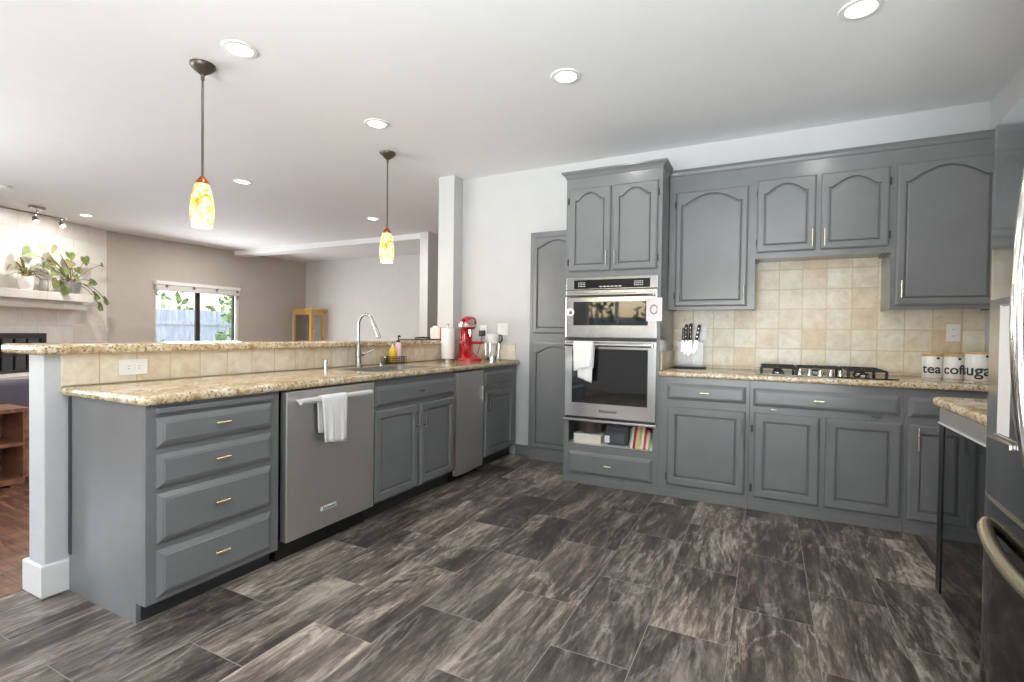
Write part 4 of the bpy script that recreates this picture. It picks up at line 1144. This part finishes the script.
# knife block (clear acrylic) with knives
kb = thing('knife_block', 'clear acrylic knife block on the back worktop beside the oven tower', 'knife block', (-0.555, 4.285, 0.914))
obj('foot', MB().box(-0.118, 0.118, -0.055, 0.055, 0.0, 0.010, 0.002), M['black'], kb)
obj('front_pane', MB().box(-0.098, 0.098, -0.042, -0.036, 0.010, 0.215, 0.002), M['acrylic'], kb)
obj('back_pane', MB().box(-0.098, 0.098, 0.036, 0.042, 0.010, 0.215, 0.002), M['acrylic'], kb)
obj('top_bar', MB().box(-0.098, 0.098, -0.036, -0.012, 0.200, 0.215, 0.001).box(-0.098, 0.098, 0.012, 0.036, 0.200, 0.215, 0.001), M['acrylic'], kb)
KN = [(-0.056, 0.0, 0.0, 0.105, 0.09, 'short knife at the left of the clear knife block'), (-0.036, 0.0, -0.01, 0.132, 0.11, 'second knife from the left in the clear knife block'),
      (-0.004, 0.0, 0.02, 0.140, 0.12, 'long knife in the middle of the clear knife block'), (0.045, 0.0, 0.14, 0.132, 0.10, 'tilted knife at the right of the clear knife block')]
for x, y, ti, hl, bl_, lab in KN:
    k = thing('kitchen_knife', 'black-handled '+lab, 'knife', (-0.555+x, 4.285+y, 0.914+0.218), 0, 'knives in the clear block')
    k.rotation_euler = (0, ti, 0)
    hl_ = MB()
    L = [[Vector((0.013*s*math.cos(2*PI*q/14)+0.004*(z/hl)**2, 0.0085*s*math.sin(2*PI*q/14), z)) for q in range(14)] for s, z in ((0.8, 0.0), (0.95, 0.02), (0.85, hl*0.45), (1.0, hl*0.8), (0.9, hl*0.95), (0.5, hl))]
    hl_.loops(L)
    obj('handle', hl_, M['black'], k, smooth=True)
    rv = MB()
    for q in (0.25, 0.5, 0.75): rv.tube([(0.001, -0.0095, hl*q), (0.001, 0.0095, hl*q)], 0.0028, 8)
    obj('rivet', rv, M['chrome'], k, smooth=True)
    bl2 = MB().loops([[Vector((-0.013, -0.001, -0.0005)), Vector((0.013, -0.001, -0.0005)), Vector((0.013, 0.001, -0.0005)), Vector((-0.013, 0.001, -0.0005))],
                      [Vector((-0.013, -0.001, -bl_*0.8)), Vector((0.012, -0.001, -bl_*0.7)), Vector((0.012, 0.001, -bl_*0.7)), Vector((-0.013, 0.001, -bl_*0.8))],
                      [Vector((-0.013, -0.0005, -bl_)), Vector((-0.011, -0.0005, -bl_)), Vector((-0.011, 0.0005, -bl_)), Vector((-0.013, 0.0005, -bl_))]])
    obj('blade', bl2, M['chrome'], k)

# canisters
def canister(name, label, word, x, y, r, h, tsize, start):
    o = thing(name, label, 'canister', (x, y, 0.914), group=None)
    # face the camera
    ang = math.atan2(-y, -x)
    obj('body', MB().lathe([(r*0.96, 0.0), (r, 0.004), (r, h-0.004), (r*0.98, h)], n=40), M['ceramic'], o, smooth=True)
    obj('lid', MB().lathe([(r*1.02, h+0.0005), (r*1.03, h+0.004), (r*1.03, h+0.013), (r*0.99, h+0.016), (0, h+0.016)], n=40, cap1=False), M['lid'], o, smooth=True)
    tb = text_bm(word, tsize, 0.0006, tsize*0.018)
    bmesh.ops.triangulate(tb.bm, faces=list(tb.bm.faces))
    for _ in range(2):
        bmesh.ops.subdivide_edges(tb.bm, edges=[e for e in tb.bm.edges if e.calc_length() > 0.006], cuts=1)
    xs_ = [v.co.x for v in tb.bm.verts]; shift = -min(xs_)+start*r
    zs_ = [v.co.y for v in tb.bm.verts]
    for v in tb.bm.verts:
        a = ang+(v.co.x+shift)/r
        rad = r+0.0008+v.co.z
        v.co = Vector((rad*math.cos(a), rad*math.sin(a), 0.030+v.co.y-min(0, min(zs_))*0 + tsize*0.32))
    obj('lettering', tb, M['lettering'], o, recalc=False)
    ca = ang+0.55
    obj('clasp', MB().tube([(r*math.cos(ca), r*math.sin(ca), h-0.012), ((r+0.006)*math.cos(ca), (r+0.006)*math.sin(ca), h-0.012)], 0.008, 12), M['black'], o, smooth=True)
    return o
canister('tea_canister', 'white canister lettered tea with a wooden lid', 'tea', 0.988, 4.29, 0.056, 0.142, 0.084, -0.98)
canister('coffee_canister', 'white canister lettered coffee between tea and sugar', 'coffee', 1.094, 4.262, 0.0535, 0.142, 0.084, -1.02)
canister('sugar_canister', 'larger white canister lettered sugar nearest the corner', 'sugar', 1.200, 4.19, 0.070, 0.165, 0.098, -1.50)

# ------------------------------------------------------------------ right side: black under-counter appliance and refrigerator
bw = thing('beverage_cooler', 'glossy black under-counter appliance with granite top beside the refrigerator', 'appliance', (0.695, 2.862, 0), -R90)
obj('cabinet_box', MB().box(0.0, 0.86, 0.03, 0.555, 0.06, 0.873), M['paint_dark'], bw)
obj('glass_door', MB().box(0.0, 0.86, 0.0, 0.029, 0.052, 0.795, 0.004), M['black_glass'], bw)
obj('door_edge', MB().box(-0.006, 0.0, 0.0, 0.029, 0.052, 0.795, 0.001).box(0.0, 0.055, -0.004, -0.0005, 0.055, 0.79, 0.001), M['black'], bw)
obj('trim_strip', MB().box(-0.004, 0.86, -0.004, 0.029, 0.80, 0.872, 0.003), M['steel_v'], bw)
obj('bright_edge', MB().box(-0.004, 0.86, -0.009, -0.0045, 0.797, 0.805, 0.001), M['badge'], bw)
obj('toe_kick', MB().box(0.0, 0.86, 0.06, 0.08, 0.0, 0.051), M['black'], bw)
rt_ = obj('side_countertop', MB().prism(round_poly([(0.662, 1.96, 0), (XR-0.001, 1.96, 0), (XR-0.001, 2.892, 0), (0.662, 2.892, 0.05)], 0), 0.874, 0.914, 0.015, 3), M['granite'], smooth=True, angle=50)
tag(rt_, 'short speckled granite worktop beside the refrigerator', 'countertop')

FX = 0.574
fr_ = thing('refrigerator', 'polished stainless french-door refrigerator at the right edge', 'refrigerator', (FX, 1.952, 0), -R90)
FW = 0.91
obj('cabinet_box', MB().box(0.004, FW-0.004, 0.07, 0.68, 0.02, 1.76, 0.004), M['paint_dark'], fr_)
def bowed(x0, x1, z0, z1, bow, hole=None):
    mb = MB(); n = 14; L = []
    for i in range(n+1):
        x = x0+(x1-x0)*i/n; u = (x/FW)*2-1
        e = min(1, min(i, n-i)/1.0)
        L.append((x, -bow*(1-u*u)+(0.006 if i in (0, n) else 0)))
    for z, ins in ((z0, 0), (z1, 0)): pass
    A = [[Vector((x, y, z)) for x, y in L]+[Vector((x1, 0.065, z)), Vector((x0, 0.065, z))] for z in (z0, z1)]
    mb.loops(A)
    return mb
dl = obj('left_door', bowed(0.0, FW/2-0.002, 0.735, 1.782, 0.02), M['steel_fridge'], fr_, smooth=True, angle=30)
dr = obj('right_door', bowed(FW/2+0.002, FW, 0.735, 1.782, 0.02), M['steel_fridge'], fr_, smooth=True, angle=30)
db = obj('freezer_drawer', bowed(0.0, FW, 0.03, 0.722, 0.02), M['black_steel'], fr_, smooth=True, angle=30)
def fy_(x): return -0.02*(1-((x/FW)*2-1)**2)
# water dispenser on the left door
dp = MB(); x0, x1, z0, z1 = 0.067, 0.300, 0.90, 1.285
for a0, a1, b0, b1 in ((x0, x0+0.070, z0, z1), (x1-0.02, x1, z0, z1), (x0+0.070, x1-0.02, z1-0.02, z1), (x0+0.070, x1-0.02, z0, z0+0.02)):
    dp.box(a0, a1, min(fy_(a0), fy_(a1))-0.003, fy_(a0)+0.002, b0, b1, 0.002)
disp = obj('water_dispenser', dp, M['steel'], dl)
obj('recess', MB().box(x0+0.071, x1-0.021, fy_(x0+0.13)-0.001, fy_(x0+0.07)+0.006, z0+0.021, z1-0.021, 0.002), M['white_plastic'], disp)
obj('drip_tray', MB().box(x0+0.071, x1-0.02, fy_(0.2)-0.020, fy_(0.2)-0.004, z0-0.004, z0+0.014, 0.004), M['nickel'], disp)
obj('edge_strip', MB().box(x0-0.004, x0, fy_(x0)-0.004, fy_(x0)+0.003, z0, z1, 0.001), M['white_plastic'], disp)
hp = []
for i in range(21):
    t = i/20; z = 0.86+0.80*t
    hp.append((FW/2-0.05, fy_(FW/2-0.05)-0.004-0.040*math.sin(PI*t)**0.55, z))
obj('handle', MB().tube(hp, 0.016, 14), M['chrome'], dl, smooth=True)
hp2 = [(FW/2+0.05, p[1], p[2]) for p in hp]
obj('handle', MB().tube(hp2, 0.016, 14), M['chrome'], dr, smooth=True)
hp = []
for i in range(25):
    t = i/24; x = 0.075+0.76*t
    hp.append((x, fy_(x)-0.002-0.036*math.sin(PI*t)**0.5, 0.655-0.028*math.sin(PI*t)))
obj('handle', MB().tube(hp, 0.018, 14), M['brass'], db, smooth=True)
obj('drawer_trim', bowed(0.0, FW, 0.7225, 0.7345, 0.023), M['brass'], fr_)
obj('foot', MB().box(0.03, 0.09, 0.08, 0.14, 0, 0.02).box(0.82, 0.88, 0.08, 0.14, 0, 0.02).box(0.03, 0.09, 0.6, 0.66, 0, 0.02).box(0.82, 0.88, 0.6, 0.66, 0, 0.02), M['black'], fr_)

# ------------------------------------------------------------------ ceiling fittings
CANLAB = ['recessed ceiling light nearest the camera, above the right side', 'recessed ceiling light above the middle of the kitchen floor',
          'recessed ceiling light beside the nearer amber pendant', 'recessed ceiling light between the two amber pendants, over the sink',
          'recessed light on the living room ceiling behind the nearer pendant', 'recessed light on the living room ceiling behind the farther pendant',
          'small recessed light on the ceiling in front of the fireplace', 'far recessed light above the living room window']
for (x, y), lab in zip(CANS, CANLAB):
    o = thing('recessed_light', lab, 'ceiling light', (x, y, H), group='recessed ceiling lights')
    obj('trim_ring', MB().lathe([(0.062, -0.002), (0.066, -0.008), (0.088, -0.006), (0.092, -0.0005)], n=32, cap0=False, cap1=False), M['trim'], o, smooth=True)
    obj('lens', MB().lathe([(0.064, -0.0015), (0.063, -0.004), (0.0, -0.0045)], n=32, cap0=True, cap1=False), M['can_glow'], o)
    l = bpy.data.lights.new('can_lamp', 'AREA'); l.shape = 'DISK'; l.size = 0.12; l.energy = CAN_POWER if x > -4 else 20; l.color = (1.0, 0.97, 0.93)
    lo = bpy.data.objects.new('can_lamp', l); COL.objects.link(lo); lo.location = (0, 0, -0.012); lo.parent = o

for (x, y), lab in (((-3.0, 1.836), 'amber glass pendant lamp nearer the camera, over the bar'), ((-2.985, 3.44), 'amber glass pendant lamp farther away, over the bar')):
    o = thing('pendant_lamp', lab, 'pendant lamp', (x, y, H), group='amber pendants over the bar')
    obj('canopy', MB().lathe([(0.068, -0.0005), (0.068, -0.012), (0.055, -0.028), (0.028, -0.050), (0.012, -0.062), (0.009, -0.075)], n=28), M['bronze'], o, smooth=True)
    obj('rod', MB().tube([(0, 0, -0.075), (0, 0, -0.668)], 0.0065, 12).ball((0, 0, -0.085), 0.011, 0.011, 0.012), M['bronze'], o, smooth=True)
    obj('socket_cap', MB().lathe([(0.010, -0.655), (0.022, -0.672), (0.036, -0.690), (0.038, -0.700), (0.030, -0.702)], n=24), M['copper'], o, smooth=True)
    pr = [(0.036, -0.7025), (0.047, -0.735), (0.057, -0.785), (0.063, -0.84), (0.064, -0.88), (0.058, -0.925), (0.052, -0.948)]
    sh = obj('lamp_shade', MB().lathe(pr+[(0.048, -0.948), (0.054, -0.92), (0.059, -0.88), (0.052, -0.79), (0.030, -0.706)], n=36, cap0=False, cap1=False), M['shade'], o, smooth=True)
    obj('rim', MB().lathe([(0.0535, -0.944), (0.0545, -0.954), (0.048, -0.955), (0.047, -0.946)], n=36, cap0=False, cap1=True), M['shade_rim'], o, smooth=True)
    l = bpy.data.lights.new('pendant_bulb', 'POINT'); l.energy = 6; l.color = (1.0, 0.78, 0.5); l.shadow_soft_size = 0.03
    lo = bpy.data.objects.new('pendant_bulb', l); COL.objects.link(lo); lo.location = (0, 0, -0.985); lo.parent = o
sd = thing('smoke_detector', 'small white smoke detector on the living room ceiling at far left', 'smoke detector', (-7.574, 2.45, H))
obj('body', MB().lathe([(0.06, -0.0005), (0.06, -0.02), (0.045, -0.035), (0, -0.036)], n=24, cap1=False), M['white_plastic'], sd, smooth=True)

# ------------------------------------------------------------------ living room
# fireplace breast, angled; local x runs right, front faces local -y
FA = Vector((-9.5, 4.28, 0)); FROT = math.atan2(0.9063, -0.4226)
fpl = thing('fireplace', 'pale tiled fireplace with stone mantel shelf and black firebox', 'fireplace', FA, FROT)
bx = MB()
bx.box(-1.10, -0.0, 0.0, 0.35, 0, H-0.001).box(-3.6, -2.55, 0.0, 0.35, 0, H-0.001).box(-2.55, -1.10, 0.0, 0.35, 1.06, H-0.001)
obj('chimney_breast', bx, M['tile_fire'], fpl)
obj('mantel', MB().box(-3.0, -0.52, -0.25, -0.0005, 1.548, 1.660, 0.006).box(-2.95, -0.60, -0.16, -0.0005, 1.50, 1.548, 0.004).box(-2.92, -0.56, -0.19, -0.0005, 1.435, 1.500, 0.006), M['tile_fire'], fpl)
obj('hearth', MB().box(-3.2, -0.7, -0.45, -0.0005, 0.0, 0.56, 0.008), M['tile_fire'], fpl)
fb = obj('firebox', MB().box(-2.55, -1.10, 0.30, 0.33, 0.0, 1.06).box(-2.55, -2.53, 0.01, 0.30, 0.0, 1.06).box(-1.12, -1.10, 0.01, 0.30, 0.0, 1.06), M['soot'], fpl)
fs = MB()
fs.box(-2.58, -1.03, -0.02, -0.0005, 1.02, 1.09).box(-2.58, -2.50, -0.02, -0.0005, 0.56, 1.02).box(-1.10, -1.03, -0.02, -0.0005, 0.56, 1.02).box(-2.50, -1.10, -0.02, -0.0005, 0.56, 0.60)
for x in (-2.15, -1.80, -1.62, -1.45, -1.28): fs.box(x-0.008, x+0.008, -0.018, -0.002, 0.60, 1.02)
fs.box(-2.50, -1.10, -0.018, -0.002, 0.79, 0.805)
obj('fire_screen', fs, M['dark_metal'], fpl)
obj('screen_glass', MB().box(-2.50, -1.10, -0.0012, -0.0006, 0.60, 1.02), M['smoked'], fpl)

def FL(s, off, z): # fireplace frame -> local coordinates of a thing placed at the same origin
    return Vector((-s, off, z))
MZ = 1.661
# trailing plant in a grey pot
pl = thing('trailing_houseplant', 'trailing heart-leaved plant in a grey pot on the mantel', 'plant', FA, FROT)
px_, py_ = -0.76, -0.14
obj('pot', MB().lathe([(0.075, 0.0), (0.085, 0.01), (0.105, 0.15), (0.11, 0.16), (0.098, 0.16), (0.092, 0.14)], (px_, py_, MZ+0.012), 28), M['pot_grey'], pl, smooth=True)
obj('soil', MB().lathe([(0.093, 0.135), (0.0, 0.145)], (px_, py_, MZ+0.012), 24, cap0=True, cap1=False), M['soil'], pl)
LV = [(1.407, 2.169, 0.14, 0), (1.243, 2.263, 0.10, 1), (1.143, 2.15, 0.10, 1), (1.026, 2.258, 0.12, 1), (0.826, 2.10, 0.11, 1), (1.071, 2.084, 0.10, 1), (1.172, 2.015, 0.10, 0),
      (1.071, 1.95, 0.11, 0), (1.027, 1.80, 0.12, 0), (0.997, 1.70, 0.11, 0), (0.715, 1.915, 0.10, 0), (0.565, 2.185, 0.12, 0), (0.665, 2.02, 0.10, 0), (0.445, 1.86, 0.10, 0),
      (0.392, 1.660, 0.12, 0), (0.330, 1.495, 0.12, 0), (0.229, 1.594, 0.12, 0), (0.90, 1.98, 0.10, 0), (0.80, 2.22, 0.11, 0), (0.95, 1.88, 0.09, 0), (0.284, 2.15, 0.06, 0)]
stem = MB(); lf = MB(); lg = MB()
def heart(mb, c, size, dirv, nrm):
    d_ = dirv.normalized(); n_ = (nrm-d_*nrm.dot(d_)).normalized(); s_v = d_.cross(n_)
    prof = [(-0.35, 0.0), (-0.50, 0.30), (-0.38, 0.55), (-0.05, 0.60), (0.35, 0.40), (0.75, 0.0)]
    top = [c+d_*size*a+s_v*size*b+n_*size*(0.10*abs(b)) for a, b in prof]
    bot = [c+d_*size*a-s_v*size*b+n_*size*(0.10*abs(b)) for a, b in prof[1:-1]]
    mid = [c+d_*size*a for a in (-0.35, -0.1, 0.3, 0.75)]
    mb.face(top); mb.face([top[0]]+bot+[top[-1]])
for i, (s, z, sz, gold) in enumerate(LV):
    off = -0.14-0.05*random.random()-(0.12 if z < 1.72 and s > 0.5 else 0)
    c = Vector((-s, off, z))
    base = Vector((px_+random.uniform(-0.05, 0.05), py_+random.uniform(-0.05, 0.05), MZ+0.155))
    midp = (base+c)/2+Vector((0, -0.03, 0.10 if z > 1.7 else 0.16))
    pts = [base*(1-t)**2+midp*2*t*(1-t)+c*t*t for t in [k/8 for k in range(9)]]
    stem.tube(pts, 0.005, 6)
    dr_ = Vector((c.x-px_, random.uniform(-0.2, 0.1), -0.25+random.uniform(-0.5, 0.2)))
    nr = Vector((random.uniform(-0.4, 0.4), -1, random.uniform(0.1, 0.7)))
    heart(lg if gold else lf, c, sz*1.05, dr_, nr)
obj('stems', stem, M['leaf_gold'], pl)
lo_ = obj('foliage', lf, M['leaf'], pl, recalc=False)
obj('pale_foliage', lg, M['leaf_gold'], pl, recalc=False)
# strappy plant in a white pot
p2 = thing('strap_leaf_houseplant', 'striped strap-leaf plant in a white pot on the mantel', 'plant', FA, FROT)
px2 = -1.44
obj('pot', MB().lathe([(0.055, 0.0), (0.068, 0.008), (0.082, 0.08), (0.084, 0.15), (0.080, 0.175), (0.072, 0.17)], (px2, py_, MZ+0.001), 28), M['ceramic'], p2, smooth=True)
obj('soil', MB().lathe([(0.072, 0.15), (0.0, 0.16)], (px2, py_, MZ+0.001), 24, cap1=False), M['soil'], p2)
sf = MB()
for i in range(34):
    a = random.uniform(0, 2*PI); reach = random.uniform(0.14, 0.40); up = random.uniform(0.12, 0.42)
    bq = Vector((px2, py_, MZ+0.16)); w = random.uniform(0.010, 0.018)
    dirx = Vector((math.cos(a), 0.45*math.sin(a)-0.12, 0)); sd_ = Vector((-dirx.y, dirx.x, 0)).normalized()
    rowp = []
    for k in range(9):
        t = k/8
        q = bq+dirx*reach*t+Vector((0, 0, up*(1.7*t-1.35*t*t*(reach/0.22)**0.6)))
        if q.y > -0.01: q.y = -0.01
        ww = w*(1-t**2.5)+0.001
        rowp.append((q-sd_*ww+Vector((0, 0, 0.004)), q, q+sd_*ww+Vector((0, 0, 0.004))))
    vv = [[sf.bm.verts.new(pq) for pq in r_] for r_ in rowp]
    for r0, r1 in zip(vv[:-1], vv[1:]):
        for j in range(2): sf.bm.faces.new((r0[j], r0[j+1], r1[j+1], r1[j]))
obj('foliage', sf, M['leaf_strap'], p2, recalc=False)
# picture frame / small glass behind
jr = thing('glass_vase', 'small clear glass jar on the mantel between the two plants', 'jar', FA, FROT)
obj('body', MB().lathe([(0.045, 0.0), (0.05, 0.005), (0.05, 0.14), (0.044, 0.16), (0.046, 0.175)], (-1.17, -0.12, MZ+0.001), 24), M['acrylic'], jr, smooth=True)

# track light on the ceiling near the fireplace
tk = thing('track_light', 'nickel track light with two spot heads near the fireplace', 'track light', (-8.45, 3.02, H), math.radians(100))
obj('canopy', MB().box(-0.06, 0.10, -0.035, 0.035, -0.03, -0.0005, 0.006), M['nickel'], tk)
obj('track_bar', MB().tube([(-0.55, 0, -0.095), (0.36, 0, -0.095)], 0.010, 10).tube([(0.02, 0, -0.03), (0.02, 0, -0.09)], 0.008, 10), M['nickel'], tk, smooth=True)
for x in (0.0, 0.30):
    hd = obj('spot_head', MB().tube([(x, 0, -0.10), (x, 0, -0.16)], 0.007, 8).tube([(x, 0.02, -0.14), (x, -0.02, -0.20)], [0.024, 0.036], 18), M['nickel'], tk, smooth=True)
    l = bpy.data.lights.new('track_lamp', 'SPOT'); l.energy = 20; l.color = (1.0, 0.94, 0.85); l.spot_size = math.radians(150); l.spot_blend = 1.0; l.shadow_soft_size = 0.04
    lo = bpy.data.objects.new('track_lamp', l); COL.objects.link(lo); lo.parent = tk; lo.location = (x, -0.02, -0.21); lo.rotation_euler = Vector((0.1, 0.25, -0.95)).to_track_quat('-Z', 'Y').to_euler()
    obj('bulb', MB().tube([(x, -0.0203, -0.2005), (x, -0.0215, -0.2025)], 0.030, 16), M['can_glow'], hd)

# sofa seen from behind and low open shelf
so = thing('sofa', 'purple-grey sofa seen from behind, beyond the wooden shelf', 'sofa', (-5.80, 1.55, 0), R90)
obj('back', MB().box(-1.05, 1.05, -0.34, -0.13, 0.08, 0.735, 0.05, 4), M['sofa'], so, smooth=True)
obj('seat', MB().box(-0.88, 0.88, -0.12, 0.52, 0.10, 0.44, 0.05, 4), M['sofa'], so, smooth=True)
for x in (-1.05, 0.885): obj('arm', MB().box(x, x+0.165, -0.12, 0.54, 0.08, 0.60, 0.05, 4), M['sofa'], so, smooth=True)
for x in (-0.95, 0.95):
    for y in (-0.28, 0.46): obj('leg', MB().tube([(x, y, 0), (x, y, 0.09)], [0.018, 0.025], 10), M['redwood'], so, smooth=True)
bs = thing('wooden_shelf_unit', 'low reddish wooden open shelf unit behind the half wall', 'shelf', (-4.90, 1.0, 0), R90)
obj('top', MB().box(-0.65, 0.72, -0.01, 0.36, 0.545, 0.575, 0.004), M['redwood'], bs)
obj('bottom', MB().box(-0.62, 0.69, 0.0, 0.35, 0.02, 0.06, 0.003), M['redwood'], bs)
for x in (-0.64, -0.20, 0.25, 0.68): obj('upright', MB().box(x, x+0.035, 0.0, 0.35, 0.061, 0.544, 0.003), M['redwood'], bs)
for x0_, x1_ in ((-0.605, -0.20), (-0.165, 0.25), (0.285, 0.68)): obj('shelf', MB().box(x0_, x1_, 0.005, 0.345, 0.295, 0.322, 0.003), M['redwood'], bs)
obj('back_board', MB().box(-0.62, 0.70, 0.351, 0.36, 0.03, 0.544), M['redwood'], bs)
obj('foot', MB().box(-0.62, -0.55, 0.02, 0.33, 0, 0.02).box(0.62, 0.69, 0.02, 0.33, 0, 0.02), M['redwood'], bs)

# corner china cabinet
cc = thing('china_cabinet', 'golden oak corner display cabinet with glass doors', 'cabinet', (-9.1, 8.0, 0))
P = [Vector((-9.478, 7.84, 0)), Vector((-8.82, 7.76, 0)), Vector((-8.80, 8.13, 0)), Vector((-8.80, 8.18, 0)), Vector((-9.478, 8.18, 0))]
def poly_off(z): return [(p.x, p.y) for p in P]
def grow(k):
    c = Vector((-9.25, 8.05, 0)); return [(c.x+(p.x-c.x)*k if p.x > -9.4 else p.x, c.y+(p.y-c.y)*k if p.y < 8.1 else p.y) for p in P]
obj('crown', MB().prism(grow(1.05), 1.60, 1.655, 0.008), M['oak'], cc, world=True)
obj('lower_case', MB().prism(grow(1.0), 0.0, 0.62, 0.004), M['oak'], cc, world=True)
obj('shelf', MB().prism(grow(0.95), 1.10, 1.112).prism(grow(0.95), 1.35, 1.362), M['glass'], cc, world=True)
obj('back', MB().box(-9.478, -9.46, 7.82, 8.18, 0.62, 1.60).box(-9.46, -8.79, 8.165, 8.18, 0.62, 1.60), M['greige'], cc, world=True)
for a, b in ((P[0], P[1]), (P[1], P[2])):
    d_ = (b-a); L_ = d_.length; ang = math.atan2(d_.y, d_.x)
    m = Matrix.Translation((a.x, a.y, 0)) @ Matrix.Rotation(ang, 4, 'Z')
    fw = 0.075
    mb = MB().box(0, fw, 0, 0.03, 0.62, 1.60, 0.003).box(L_-fw, L_, 0, 0.03, 0.62, 1.60, 0.003).box(fw, L_-fw, 0, 0.03, 1.52, 1.60, 0.003).box(fw, L_-fw, 0, 0.03, 0.62, 0.70, 0.003)
    dd = obj('door', mb.xform(m), M['oak'], cc, world=True)
    obj('pane', MB().box(fw, L_-fw, 0.012, 0.016, 0.70, 1.52).xform(m), M['glass'], dd, world=True)
cu = thing('white_china_cup', 'white cup standing on a glass shelf inside the oak cabinet', 'cup', (-8.98, 7.95, 1.1125))
obj('body', MB().lathe([(0.025, 0.0), (0.04, 0.03), (0.045, 0.08), (0.041, 0.08), (0.035, 0.03)], n=20), M['ceramic'], cu, smooth=True)
